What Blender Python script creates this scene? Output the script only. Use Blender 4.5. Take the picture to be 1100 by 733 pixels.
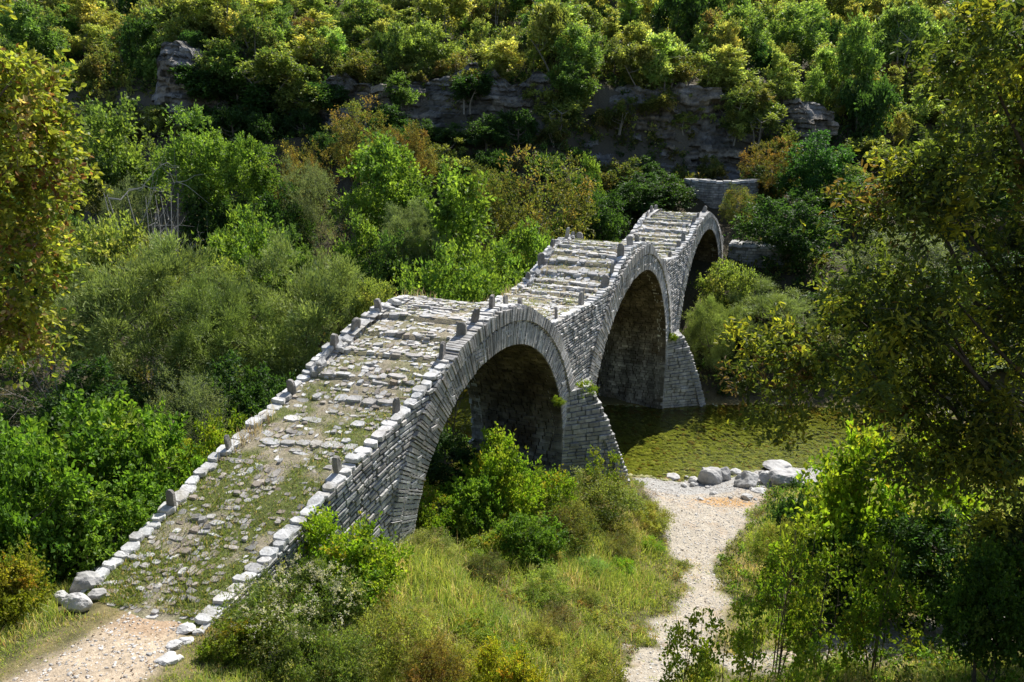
import bpy, math
import numpy as np
from mathutils import Vector
RAD = math.radians
for o in list(bpy.data.objects):
    bpy.data.objects.remove(o)
sc = bpy.context.scene
COL = sc.collection

# ------------------------------------------------------------------ camera, sky, sun, exposure
FPX, PITCH, CAMH = 825.95, RAD(16.36), 12.8
cam_d = bpy.data.cameras.new('camera')
cam = bpy.data.objects.new('camera', cam_d)
COL.objects.link(cam)
cam_d.sensor_width = 36.0
cam_d.lens = FPX / 1100 * 36
cam_d.clip_start, cam_d.clip_end = 0.1, 2000
cam.location = (0, 0, CAMH)
cam.rotation_euler = (math.pi / 2 - PITCH, 0, 0)
sc.camera = cam

SUN_AZ, SUN_EL = RAD(33), RAD(51)
world = bpy.data.worlds.new('World')
sc.world = world
world.use_nodes = True
wn = world.node_tree.nodes
sky = wn.new('ShaderNodeTexSky')
sky.sky_type = 'NISHITA'
sky.sun_disc = False
sky.sun_elevation = SUN_EL
sky.sun_rotation = SUN_AZ
wn['Background'].inputs['Strength'].default_value = 0.095
world.node_tree.links.new(sky.outputs[0], wn['Background'].inputs['Color'])

sun_d = bpy.data.lights.new('sun', 'SUN')
sun_d.energy = 5.0
sun_d.angle = RAD(0.5)
sun_d.color = (1.0, 0.95, 0.86)
sun = bpy.data.objects.new('sun', sun_d)
COL.objects.link(sun)
sdir = Vector((math.sin(SUN_AZ) * math.cos(SUN_EL), math.cos(SUN_AZ) * math.cos(SUN_EL), math.sin(SUN_EL)))
sun.rotation_euler = sdir.to_track_quat('Z', 'Y').to_euler()
sun.location = (20, 20, 60)

sc.view_settings.view_transform = 'Standard'
sc.view_settings.look = 'None'
sc.view_settings.gamma = 1
sc.view_settings.use_curve_mapping = False
sc.view_settings.exposure = 0.72
sc.cycles.max_bounces = 6
sc.cycles.diffuse_bounces = 3
sc.cycles.glossy_bounces = 2
sc.cycles.transmission_bounces = 4
sc.cycles.transparent_max_bounces = 6
sc.cycles.caustics_reflective = False
sc.cycles.caustics_refractive = False

# ------------------------------------------------------------------ helpers
def tag(o, label=None, cat=None, group=None, kind=None):
    if label: o['label'] = label
    if cat: o['category'] = cat
    if group: o['group'] = group
    if kind: o['kind'] = kind
    return o

def mesh(name, V, polys, cols=None, mat=None, smooth=False, vcol=None, midx=None):
    """V (n,3); polys: list of (m,k) index arrays; cols: (faces,3) linear colours"""
    me = bpy.data.meshes.new(name)
    V = np.asarray(V, np.float32)
    polys = [np.asarray(p, np.int32) for p in polys if len(p)]
    me.vertices.add(len(V))
    me.vertices.foreach_set('co', V.ravel())
    idx = np.concatenate([p.ravel() for p in polys])
    tot = np.concatenate([np.full(len(p), p.shape[1], np.int32) for p in polys])
    st = np.concatenate([[0], np.cumsum(tot)[:-1]]).astype(np.int32)
    me.loops.add(len(idx))
    me.loops.foreach_set('vertex_index', idx)
    me.polygons.add(len(tot))
    me.polygons.foreach_set('loop_start', st)
    me.polygons.foreach_set('loop_total', tot)
    me.polygons.foreach_set('use_smooth', np.full(len(tot), bool(smooth)))
    if midx is not None:
        me.polygons.foreach_set('material_index', np.asarray(midx, np.int32))
    if cols is not None:
        a = me.attributes.new('col', 'FLOAT_COLOR', 'FACE')
        c = np.ones((len(tot), 4), np.float32)
        c[:, :3] = cols
        a.data.foreach_set('color', c.ravel())
    if vcol is not None:
        a = me.attributes.new('col', 'FLOAT_COLOR', 'POINT')
        c = np.ones((len(V), 4), np.float32)
        c[:, :3] = vcol
        a.data.foreach_set('color', c.ravel())
    for m in (mat if isinstance(mat, (list, tuple)) else [mat]):
        if m: me.materials.append(m)
    me.update(calc_edges=True)
    me.validate()
    return me

def link(name, me, parent=None, loc=None):
    o = bpy.data.objects.new(name, me)
    COL.objects.link(o)
    if parent: o.parent = parent
    if loc is not None: o.location = loc
    return o

def nrm(a):
    return a / np.maximum(np.linalg.norm(a, axis=-1, keepdims=True), 1e-9)

class Buf:
    """collects verts and faces for one mesh"""
    def __init__(s):
        s.V, s.P, s.C, s.n = [], {}, {}, 0
    def add(s, V, polys, cols):
        V = np.asarray(V, float).reshape(-1, 3)
        for p, c in zip(polys, cols):
            p = np.asarray(p)
            if not len(p): continue
            k = p.shape[1]
            s.P.setdefault(k, []).append(p + s.n)
            s.C.setdefault(k, []).append(np.broadcast_to(np.asarray(c, float), (len(p), 3)))
        s.V.append(V); s.n += len(V)
    def mesh(s, name, mat, smooth=False):
        ks = list(s.P)
        return mesh(name, np.concatenate(s.V), [np.concatenate(s.P[k]) for k in ks],
                    np.concatenate([np.concatenate(s.C[k]) for k in ks]), mat, smooth)

def frusta(buf, B, F, cols):
    """n stones: base quads B (n,4,3), front quads F (n,4,3)"""
    n = len(B)
    V = np.concatenate([B, F], 1).reshape(-1, 3)
    o = (np.arange(n) * 8)[:, None]
    faces = [o + np.array([[4, 5, 6, 7]])]
    for i in range(4):
        j = (i + 1) % 4
        faces.append(o + np.array([[i, j, 4 + j, 4 + i]]))
    buf.add(V, faces, [cols] * 5)

def tube(buf, pts, rad, col, sides=5):
    pts = np.asarray(pts, float)
    rad = np.asarray(rad, float)
    T = nrm(np.gradient(pts, axis=0))
    ref = np.array([0.31, 0.95, 0.05])
    A = nrm(np.cross(T, ref)); Bv = np.cross(T, A)
    an = np.arange(sides) / sides * 2 * np.pi
    V = pts[:, None] + rad[:, None, None] * (np.cos(an)[None, :, None] * A[:, None] + np.sin(an)[None, :, None] * Bv[:, None])
    m = len(pts)
    i = np.arange(m - 1)[:, None] * sides; j = np.arange(sides)[None]; k = (j + 1) % sides
    q = np.stack([i + j, i + k, i + sides + k, i + sides + j], -1).reshape(-1, 4)
    buf.add(V.reshape(-1, 3), [q], [col])

_rg = np.random.default_rng(77).random((64, 256, 256)).astype(np.float32)
def vnoise(x, y, seed=0):
    g = _rg[seed % 64]
    xi = np.floor(x).astype(int); yi = np.floor(y).astype(int)
    u = x - xi; v = y - yi
    u = u * u * (3 - 2 * u); v = v * v * (3 - 2 * v)
    a = g[xi & 255, yi & 255]; b = g[(xi + 1) & 255, yi & 255]; c = g[xi & 255, (yi + 1) & 255]; d = g[(xi + 1) & 255, (yi + 1) & 255]
    return (a * (1 - u) + b * u) * (1 - v) + (c * (1 - u) + d * u) * v
def fbm(x, y, seed=0, oct=4):
    x = np.asarray(x, float); y = np.asarray(y, float)
    s = 0; a = .5
    for i in range(oct):
        s = s + a * vnoise(x * 2 ** i + 17 * i, y * 2 ** i + 5 * i, seed + i); a *= .5
    return s / (1 - .5 ** oct)          # 0..1
def sstep(a, b, x):
    t = np.clip((x - a) / (b - a), 0, 1)
    return t * t * (3 - 2 * t)

# pixel of the 1100x733 photograph -> ray, used to work out where things stand
CP, SP = math.cos(PITCH), math.sin(PITCH)
def ray(px, py):
    x = (px - 550) / FPX; y = -(py - 366.5) / FPX
    return np.array([x, CP + y * SP, y * CP - SP])
def at(px, py, Y):
    r = ray(px, py)
    return np.array([r[0] / r[1] * Y, Y, CAMH + r[2] / r[1] * Y])

# ------------------------------------------------------------------ materials
def new_mat(name):
    m = bpy.data.materials.new(name); m.use_nodes = True
    nt = m.node_tree; nt.nodes.clear()
    out = nt.nodes.new('ShaderNodeOutputMaterial')
    return m, nt, out

def N(nt, typ, **kw):
    n = nt.nodes.new(typ)
    for k, v in kw.items():
        if k in n.inputs: n.inputs[k].default_value = v
        else: setattr(n, k, v)
    return n

def leaf_mat(name, trans=.5, rough=.5, tcol=(1.55, 1.6, .68)):
    m, nt, out = new_mat(name); L = nt.links.new
    at_ = N(nt, 'ShaderNodeAttribute', attribute_name='col')
    oi = N(nt, 'ShaderNodeObjectInfo')
    mul = N(nt, 'ShaderNodeMix', data_type='RGBA', blend_type='MULTIPLY'); mul.inputs[0].default_value = 1
    L(at_.outputs['Color'], mul.inputs[6]); L(oi.outputs['Color'], mul.inputs[7])
    dif = N(nt, 'ShaderNodeBsdfPrincipled', Roughness=rough)
    dif.inputs['Specular IOR Level'].default_value = .25
    L(mul.outputs[2], dif.inputs['Base Color'])
    tm = N(nt, 'ShaderNodeMix', data_type='RGBA', blend_type='MULTIPLY'); tm.inputs[0].default_value = 1
    L(mul.outputs[2], tm.inputs[6]); tm.inputs[7].default_value = (*tcol, 1)
    tr = N(nt, 'ShaderNodeBsdfTranslucent'); L(tm.outputs[2], tr.inputs['Color'])
    mx = N(nt, 'ShaderNodeMixShader'); mx.inputs[0].default_value = trans
    L(dif.outputs[0], mx.inputs[1]); L(tr.outputs[0], mx.inputs[2]); L(mx.outputs[0], out.inputs[0])
    return m

def col_mat(name, rough=.85, spots=(.75, 1.25), scale=9, bump=.5, bscale=30, dirt=None, dist=.02, streak=0):
    """attribute colour broken up by two noises, with a bump"""
    m, nt, out = new_mat(name); L = nt.links.new
    a = N(nt, 'ShaderNodeAttribute', attribute_name='col')
    geo = N(nt, 'ShaderNodeNewGeometry')
    n1 = N(nt, 'ShaderNodeTexNoise', Scale=scale, Detail=6.0, Roughness=.65); L(geo.outputs['Position'], n1.inputs['Vector'])
    r1 = N(nt, 'ShaderNodeMapRange'); r1.inputs[1].default_value = .3; r1.inputs[2].default_value = .7
    r1.inputs[3].default_value, r1.inputs[4].default_value = spots
    L(n1.outputs[0], r1.inputs[0])
    mul = N(nt, 'ShaderNodeMix', data_type='RGBA', blend_type='MULTIPLY'); mul.inputs[0].default_value = 1
    L(a.outputs['Color'], mul.inputs[6]); L(r1.outputs[0], mul.inputs[7])
    last = mul.outputs[2]
    if dirt:
        n2 = N(nt, 'ShaderNodeTexNoise', Scale=scale * .35, Detail=4.0); L(geo.outputs['Position'], n2.inputs['Vector'])
        r2 = N(nt, 'ShaderNodeMapRange'); r2.inputs[1].default_value = .52; r2.inputs[2].default_value = .68
        r2.inputs[4].default_value = dirt[3]
        L(n2.outputs[0], r2.inputs[0])
        mx = N(nt, 'ShaderNodeMix', data_type='RGBA'); L(r2.outputs[0], mx.inputs[0]); L(last, mx.inputs[6]); mx.inputs[7].default_value = (*dirt[:3], 1)
        last = mx.outputs[2]
    if streak:                                                      # weather streaks running down the face, lichen patches
        mp_ = N(nt, 'ShaderNodeMapping'); mp_.inputs['Scale'].default_value = (1.6, 1.6, .28); L(geo.outputs['Position'], mp_.inputs[0])
        n4 = N(nt, 'ShaderNodeTexNoise', Scale=1.3, Detail=5.0, Roughness=.6); L(mp_.outputs[0], n4.inputs['Vector'])
        r4 = N(nt, 'ShaderNodeMapRange'); r4.inputs[1].default_value = .40; r4.inputs[2].default_value = .62; r4.inputs[3].default_value = 1 - streak; r4.inputs[4].default_value = 1.08
        L(n4.outputs[0], r4.inputs[0])
        m4 = N(nt, 'ShaderNodeMix', data_type='RGBA', blend_type='MULTIPLY'); m4.inputs[0].default_value = 1
        L(last, m4.inputs[6]); L(r4.outputs[0], m4.inputs[7]); last = m4.outputs[2]
    b = N(nt, 'ShaderNodeBsdfPrincipled', Roughness=rough); b.inputs['Specular IOR Level'].default_value = .2
    L(last, b.inputs['Base Color'])
    n3 = N(nt, 'ShaderNodeTexNoise', Scale=bscale, Detail=5.0, Roughness=.6); L(geo.outputs['Position'], n3.inputs['Vector'])
    bp_ = N(nt, 'ShaderNodeBump', Strength=bump, Distance=dist); L(n3.outputs[0], bp_.inputs['Height']); L(bp_.outputs[0], b.inputs['Normal'])
    L(b.outputs[0], out.inputs[0])
    return m

M_LEAF = leaf_mat('leaf')
M_WILLOW = leaf_mat('willow_leaf', trans=.32, tcol=(1.3, 1.4, .7))
M_GRASS = leaf_mat('grass_blade', trans=.45, tcol=(1.5, 1.45, .8))
M_BARK = col_mat('bark', spots=(.6, 1.3), scale=12, bump=.8, bscale=40)
M_STONE = col_mat('limestone', spots=(.62, 1.22), scale=7, bump=.8, bscale=26, dirt=(.33, .33, .28, .5), streak=.3)
M_PAVE = col_mat('paving_stone', spots=(.68, 1.2), scale=9, bump=.7, bscale=30, dirt=(.23, .21, .15, .5))
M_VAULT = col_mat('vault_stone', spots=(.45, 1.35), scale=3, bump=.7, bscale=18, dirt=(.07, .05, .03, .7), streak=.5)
M_GROUND = col_mat('ground', rough=.95, spots=(.6, 1.35), scale=16, bump=.9, bscale=45, dist=.03)
M_ROCK = col_mat('rock', spots=(.55, 1.3), scale=2.6, bump=1.0, bscale=9, dirt=(.10, .095, .08, .6), dist=.12)
M_BOULDER = col_mat('boulder', spots=(.7, 1.2), scale=5, bump=.6, bscale=22, dirt=(.25, .25, .24, .4))

m, nt, out = new_mat('river_water'); L = nt.links.new
geo = N(nt, 'ShaderNodeNewGeometry')
tr = N(nt, 'ShaderNodeBsdfTransparent'); tr.inputs[0].default_value = (.72, .76, .38, 1)
gl = N(nt, 'ShaderNodeBsdfGlossy', Roughness=.03); gl.inputs[0].default_value = (.9, .95, .95, 1)
fr = N(nt, 'ShaderNodeFresnel', IOR=1.33)
mx = N(nt, 'ShaderNodeMixShader')
nz = N(nt, 'ShaderNodeTexNoise', Scale=5.5, Detail=5.0, Roughness=.65)
mp = N(nt, 'ShaderNodeMapping'); mp.inputs['Scale'].default_value = (.8, 2.2, 1); mp.inputs['Rotation'].default_value = (0, 0, RAD(-20))
L(geo.outputs['Position'], mp.inputs[0]); L(mp.outputs[0], nz.inputs['Vector'])
bm_ = N(nt, 'ShaderNodeBump', Strength=.32, Distance=.05)
L(nz.outputs[0], bm_.inputs['Height']); L(bm_.outputs[0], gl.inputs['Normal']); L(bm_.outputs[0], fr.inputs['Normal'])
L(fr.outputs[0], mx.inputs[0]); L(tr.outputs[0], mx.inputs[1]); L(gl.outputs[0], mx.inputs[2]); L(mx.outputs[0], out.inputs[0])
M_WATER = m

# ------------------------------------------------------------------ terrain
CTRL = np.array([
 (-5.9,8.4,5.9),(-4.5,8.4,5.8),(-5.6,9.9,5.5),(-6.8,10.4,5.55),(-4.15,10.3,5.3),(-2.2,14.1,4.3),(-1,14.6,3.7),(1.2,18.3,2.5),
 (3.4,22.4,1.7),(4.8,26,-.05),(10.5,26.8,-.05),(4.8,23.8,.45),(8,24.1,.4),(4.7,18,1.5),(4.6,15.3,2.2),(2.7,12.4,3),(1.4,10.9,3.6),
 (8.3,12.9,3),(6.2,10.7,3.7),(9,33.2,0),(12.8,33.2,0),(-8.9,13.2,4.3),(-1.8,10.4,4.6),(-3.3,9.1,5.2),
 (-9,9,5.3),(-12,9,5.5),(-10,18,2.6),(-13,22,1.9),(-17,26.5,1.6),(-10.8,27.8,1.2),(-5,21,1.4),(-6,28,.9),(-20,20,3),(-25,12,5),(-30,33,2.5),(-4.6,15.5,3.2),
 (0,0,10.6),(-6,3,8.2),(5,3,8.4),(0,6,5.8),(-5,6,6.4),(4,7,4.9),(-20,0,11),(20,0,10),(20,10,5),(14,14,3.1),(18,20,1.8),(25,23,1.2),(0,-10,15),(-25,-10,15),(25,-10,15),
 (3.3,28.5,-.6),(9,30,-.75),(14,30,-.65),(24,27.6,-.6),(-4,33.5,-.5),(-14,39,-.4),(-30,45,-.3),(40,25,-.6),
 (5,36,1.2),(9,37,1.8),(14,36,1.3),(22,35,2),(12,45,5.2),(16,46,5.6),(20,44,5),(2,42,3),(-8,44,3.5),(-18,47,4),(-30,53,5),(30,40,4),(44,36,4),
 (-60,60,8),(-60,20,6),(60,20,4),(60,60,8),(0,70,9),(-30,75,9),(30,75,9),(0,100,9),(60,110,9),(-60,110,9)], float)
def _k(r2):
    return r2 * np.log(np.maximum(r2, 1e-9)) * .5
def _tps(C):
    n = len(C); d = ((C[:, None, :2] - C[None, :, :2]) ** 2).sum(-1)
    A = np.zeros((n + 3, n + 3)); A[:n, :n] = _k(d) + np.eye(n) * .3
    A[:n, n] = 1; A[:n, n + 1:] = C[:, :2]; A[n:, :n] = A[:n, n:].T
    return np.linalg.solve(A, np.r_[C[:, 2], 0, 0, 0])
TW = _tps(CTRL)
def cliff_y(x):
    return 58 + 2.2 * (fbm(x * .09 + 40, x * 0 + 3, 11) - .5) * 2 + .0012 * (x - 5) ** 2
def gz(x, y, detail=True):
    x = np.atleast_1d(np.asarray(x, float)); y = np.atleast_1d(np.asarray(y, float))
    sh = x.shape; x = x.ravel(); y = y.ravel()
    z = np.empty(len(x))
    for i in range(0, len(x), 20000):
        d = (x[i:i+20000, None] - CTRL[None, :, 0]) ** 2 + (y[i:i+20000, None] - CTRL[None, :, 1]) ** 2
        z[i:i+20000] = _k(d) @ TW[:-3] + TW[-3] + TW[-2] * x[i:i+20000] + TW[-1] * y[i:i+20000]
    yc = cliff_y(x)
    zc = np.interp(x, [-40, -25, -13, 3, 7, 19, 30, 45], [11, 11.3, 11.3, 10.8, 8.6, 8.2, 9, 10])
    J = np.interp(x, [-40, -27, -24, -20, -15, 3, 7, 19, 24, 34], [3, 3.5, 6.0, 6.0, 3.6, 4, 6, 5.6, 3, 2])
    w = np.interp(x, [19, 28], [1.6, 7])
    hill = zc + J * sstep(-.5, w, y - yc) + np.maximum(0, y - yc - 1) * .36 + 2.2 * (fbm(x * .11, y * .11, 5) - .5) * sstep(0, 10, y - yc)
    t = sstep(-9, -2, y - yc)
    z = z * (1 - t) + hill * t
    if detail:
        far = sstep(32, 60, y)
        z = z + (fbm(x * .8, y * .8, 20) - .5) * (.16 + .5 * far) + (fbm(x * 3.1, y * 3.1, 25, 3) - .5) * .07
    return z.reshape(sh)
def g1(x, y):
    return float(gz(x, y)[0])
def ground_at(px, py):
    r = ray(px, py)
    t = np.linspace(6, 90, 1700) / r[1]
    X = r[0] * t; Y = r[1] * t; Z = CAMH + r[2] * t
    b = np.where(Z < gz(X, Y))[0]
    i = b[0] if len(b) else len(t) - 1
    return X[i], Y[i], Z[i]

def seg_dist(x, y, pts):
    """distance to a polyline with half widths, as distance minus half width"""
    best = np.full(x.shape, 1e9)
    for (x0, y0, w0), (x1, y1, w1) in zip(pts[:-1], pts[1:]):
        dx, dy = x1 - x0, y1 - y0
        t = np.clip(((x - x0) * dx + (y - y0) * dy) / (dx * dx + dy * dy), 0, 1)
        best = np.minimum(best, np.hypot(x - x0 - t * dx, y - y0 - t * dy) - (w0 + (w1 - w0) * t))
    return best
PATH1 = [(-6.2, 3, .8), (-5.85, 6.5, .85), (-5.5, 8.5, .8), (-5.35, 9.9, .5), (-5.3, 10.5, .3)]
PATH2 = [(1.3, 8.6, 1.2), (2.0, 10.4, 1.0), (3.1, 12.4, .65), (4.35, 15, .42), (4.85, 17.2, .30), (5.1, 19.2, .8), (5.75, 21.6, 1.5), (6.5, 24.1, 2.1), (7.2, 25.4, 2.2)]
PATH3 = [(2.7, 12.2, .45), (5, 12.1, .5), (8.3, 12.9, .85), (12, 13.4, .8)]
BAR = [(5.2, 24.6, 1.1), (7.0, 25.3, 1.5), (9.5, 25.7, 1.4), (12.5, 25.9, 1.1)]
def masks(x, y):
    nz_ = (fbm(x * 1.4, y * 1.4, 30) - .5) * .9
    p1 = seg_dist(x, y, PATH1) + nz_ * .5
    p2 = np.minimum(seg_dist(x, y, PATH2), seg_dist(x, y, PATH3)) + nz_ * .8 + sstep(14.5, 12, y) * (x < 6) * (3.6 * np.maximum(0, fbm(x * 1.9 + 7, y * 1.9, 34) - .43))
    bar = seg_dist(x, y, BAR) + nz_ * .6
    return p1, p2, bar

def axis(segs):
    out = [segs[0][0]]
    for a, b, s0, s1 in segs:
        v = a
        while v < b - 1e-6:
            v += s0 + (s1 - s0) * (v - a) / (b - a); out.append(min(v, b))
    return np.unique(np.round(out, 4))
gx = axis([(-70, -30, 4, 2), (-30, -9, 1.2, .3), (-9, 13, .13, .13), (13, 34, .3, 1.2), (34, 80, 2, 4)])
gy = axis([(-12, 5, 2, .3), (5, 29, .13, .13), (29, 46, .25, .4), (46, 66, .4, .6), (66, 150, .8, 4)])
GX, GY = np.meshgrid(gx, gy, indexing='ij')
GZ = gz(GX, GY)
p1, p2, bar = masks(GX, GY)
nx, ny = GX.shape
V = np.stack([GX, GY, GZ], -1).reshape(-1, 3)
n1_ = fbm(GX * .5, GY * .5, 40); n2_ = fbm(GX * 2.3, GY * 2.3, 44); n3_ = fbm(GX * 6, GY * 6, 48)
def mixc(a, b, t): return a * (1 - t[..., None]) + b * t[..., None]
c = np.broadcast_to(np.array([.085, .08, .035]), GX.shape + (3,)).copy()
c = mixc(c, np.array([.20, .165, .08]), sstep(.45, .7, n2_) * .8)                        # dry straw patches
c = mixc(c, np.array([.06, .05, .03]), sstep(30, 36, GY))                                # leaf litter under the far trees
steep = sstep(.8, 1.6, np.abs(np.gradient(GZ, axis=1) / np.gradient(GY, axis=1)))
c = mixc(c, np.array([.10, .09, .07]), steep * sstep(46, 52, GY))
under = sstep(.12, -.15, GZ)
c = mixc(c, np.array([.23, .24, .085]), under)                                            # weedy river bed
c = mixc(c, np.array([.10, .115, .04]), under * sstep(.45, .62, fbm(GX * 2.2, GY * 4.5, 52)) * .8)
c = mixc(c, np.array([.20, .10, .03]), under * sstep(-.42, -.1, GZ) * sstep(.2, .45, n2_) * .9)
PALE = np.array([.385, .345, .285]); GREY = np.array([.33, .325, .315]); TAN = np.array([.40, .255, .12])
c = mixc(c, PALE * .95, sstep(.22, -.12, p2)); c = mixc(c, np.array([.36, .28, .2]), sstep(.15, -.1, p2) * sstep(.5, .75, n2_) * .7)
c = mixc(c, GREY, sstep(.25, -.15, bar) * (1 - under * .7))
td = np.hypot((GX - 6.9) / 1.0, (GY - 22.6) / .55)
c = mixc(c, TAN, sstep(1.25, .55, td + (n2_ - .5) * .8))
c = mixc(c, PALE * np.array([1.02, .93, .84]), sstep(.2, -.2, p1))
td = np.hypot((GX + 5.35) / .75, (GY - 9.9) / .6)
c = mixc(c, np.array([.34, .24, .16]), sstep(1.3, .6, td + (n2_ - .5)) * sstep(.2, -.1, p1) * .8)
c = c * (.8 + .45 * n3_)[..., None]
vc = c.reshape(-1, 3)
i, j = np.meshgrid(np.arange(nx - 1), np.arange(ny - 1), indexing='ij')
q = np.stack([i * ny + j, (i + 1) * ny + j, (i + 1) * ny + j + 1, i * ny + j + 1], -1).reshape(-1, 4)
def fc(a): return (a[:-1, :-1] + a[1:, 1:] + a[1:, :-1] + a[:-1, 1:]).ravel() / 4
P1, P2, PB = fc(p1) < 0, fc(p2) < 0, fc(bar) < 0
kind = np.where(P1, 1, np.where(PB, 3, np.where(P2, 2, 0)))
for k, nm in ((0, 'ground'), (1, 'dirt_path'), (2, 'gravel_path'), (3, 'gravel_bar')):
    qq = q[kind == k]
    u, inv = np.unique(qq, return_inverse=True)
    tag(link(nm, mesh(nm, V[u], [inv.reshape(-1, 4)], None, M_GROUND, True, vc[u])), kind='structure')

wx = np.linspace(-45, 50, 60); wy = np.linspace(18, 52, 30)
WX, WY = np.meshgrid(wx, wy, indexing='ij')
i, j = np.meshgrid(np.arange(59), np.arange(29), indexing='ij')
wq = np.stack([i * 30 + j, (i + 1) * 30 + j, (i + 1) * 30 + j + 1, i * 30 + j + 1], -1).reshape(-1, 4)
tag(link('river_water', mesh('river_water', np.stack([WX, WY, WX * 0], -1).reshape(-1, 3), [wq], None, M_WATER, True)), kind='structure')

# ------------------------------------------------------------------ cliff: stepped limestone beds
def cliff_sheet(name, x0, x1, zb, zt, seed, dep=0.0, flare=0.0, step=.16):
    rng = np.random.default_rng(seed)
    xs = np.arange(x0, x1, step)
    nzs = 54
    U, T = np.meshgrid(xs, np.linspace(0, 1, nzs), indexing='ij')
    zb_ = np.interp(U, *zb); zt_ = np.interp(U, *zt) + 2.6 * (fbm(U * .5, U * 0, seed) - .5)
    Z = zb_ + (zt_ - zb_) * T
    bed = np.floor((Z + .07 * U + 1.3 * fbm(U * .3, Z * .25, seed + 3)) / .36)
    off = vnoise(bed * 7.3 + 100, np.floor(U / 1.3 + vnoise(bed * 3.1 + 50, bed * 0, seed) * 9) * 5.1 + 100, seed + 1)
    Y = cliff_y(U) + dep + T * .9 - .95 * off - .5 * (vnoise(np.floor(U * 1.1 + .6 * fbm(U, Z, seed)) * 3.7 + 90, bed * .31 + 60, seed + 2) - .5) - 3.0 * (fbm(U * .33, Z * .25, seed + 5) - .5) - .5 * (fbm(U * 2, Z * 3, seed + 8) - .5)
    Y += flare * ((U - (x0 + x1) / 2) / ((x1 - x0) / 2)) ** 2
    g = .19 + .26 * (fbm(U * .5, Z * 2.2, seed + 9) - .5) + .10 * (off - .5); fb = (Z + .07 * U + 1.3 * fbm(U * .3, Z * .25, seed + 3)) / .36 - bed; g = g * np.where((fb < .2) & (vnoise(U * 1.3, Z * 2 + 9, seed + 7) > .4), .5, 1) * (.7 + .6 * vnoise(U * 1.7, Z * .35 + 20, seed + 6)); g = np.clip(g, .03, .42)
    wr = sstep(.45, .65, fbm(U * .4, Z * .5, seed + 12)); colr = np.stack([g, g * (.97 - .1 * wr), g * (.94 - .25 * wr)], -1)
    # the sheet turns back into the hill at the top and the ends
    Y2 = np.concatenate([Y, Y[:, -1:] + 2.2], 1); Z2 = np.concatenate([Z, Z[:, -1:] + .15], 1); U2 = np.concatenate([U, U[:, -1:]], 1)
    colr = np.concatenate([colr, colr[:, -1:]], 1)
    e0 = (U2[:1], Y2[:1] + 3, Z2[:1], colr[:1]); e1 = (U2[-1:], Y2[-1:] + 3, Z2[-1:], colr[-1:])
    U2 = np.concatenate([e0[0], U2, e1[0]]); Y2 = np.concatenate([e0[1], Y2, e1[1]]); Z2 = np.concatenate([e0[2], Z2, e1[2]]); colr = np.concatenate([e0[3], colr, e1[3]])
    a, b = U2.shape
    i, j = np.meshgrid(np.arange(a - 1), np.arange(b - 1), indexing='ij')
    qq = np.stack([i * b + j, (i + 1) * b + j, (i + 1) * b + j + 1, i * b + j + 1], -1).reshape(-1, 4)
    return link(name, mesh(name, np.stack([U2, Y2, Z2], -1).reshape(-1, 3), [qq], None, M_ROCK, False, colr.reshape(-1, 3)))
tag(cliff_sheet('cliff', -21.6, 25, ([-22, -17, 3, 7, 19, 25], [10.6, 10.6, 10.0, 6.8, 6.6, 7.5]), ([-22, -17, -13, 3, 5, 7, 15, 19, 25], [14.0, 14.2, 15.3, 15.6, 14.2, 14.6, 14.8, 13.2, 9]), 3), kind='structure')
tag(cliff_sheet('rock_outcrop', -26.6, -20.6, ([-27, -20], [12.4, 11.8]), ([-26.6, -26, -25.4, -24.8, -23.6, -22.6, -21.6, -20.6], [16.0, 17.4, 17.9, 17.8, 17.4, 16.4, 14.9, 13.2]), 9, dep=-1.0, flare=1.0),
    'grey layered rock outcrop standing alone among shrubs at upper left of the slope', 'rock outcrop')
tag(cliff_sheet('rock_outcrop', 19.6, 24.5, ([19, 25], [11.2, 11.4]), ([19, 21, 25], [13.2, 13.6, 12.8]), 14, dep=1.2, flare=.8),
    'small dark rock ledge among yellow-green shrubs above and right of the ruined wall', 'rock outcrop')

# ------------------------------------------------------------------ the bridge
PL = np.array([[-4.46,9.85],[-2.09,14.28],[-.09,18.13],[1.08,20.52],[4.65,27.7],[6.06,30.95],[9.75,38.97],[12.41,44.82]])
def spline(P, n=60):
    t = np.r_[0, np.cumsum(np.hypot(*np.diff(P, axis=0).T))]; Nn = len(P); h = np.diff(t)
    A = np.zeros((Nn, Nn)); b = np.zeros((Nn, 2)); A[0, 0] = A[-1, -1] = 1
    for i in range(1, Nn - 1):
        A[i, i-1] = h[i-1]; A[i, i] = 2 * (h[i-1] + h[i]); A[i, i+1] = h[i]
        b[i] = 6 * ((P[i+1] - P[i]) / h[i] - (P[i] - P[i-1]) / h[i-1])
    Mm = np.linalg.solve(A, b); T = np.linspace(0, t[-1], n * (Nn - 1) + 1)
    i = np.clip(np.searchsorted(t, T, side='right') - 1, 0, Nn - 2); hh = h[i]; a = (t[i+1] - T) / hh; bb = (T - t[i]) / hh
    return a[:, None] * P[i] + bb[:, None] * P[i+1] + ((a**3 - a)[:, None] * Mm[i] + (bb**3 - bb)[:, None] * Mm[i+1]) * (hh**2)[:, None] / 6
BC = spline(PL); BS = np.r_[0, np.cumsum(np.hypot(*np.diff(BC, axis=0).T))]
SEND = 38.6
WS = ([0, 1.4, 3.2, 5, 8, 16, 25, 31, 40], [2.45, 2.62, 2.8, 2.95, 2.95, 3.0, 3.0, 2.9, 2.9])
WA = ([0, 1.4, 3.2, 5, 8, 16, 25, 31, 40], [13, 13, 15, 18, 20, 25, 25, 26, 26])
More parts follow.
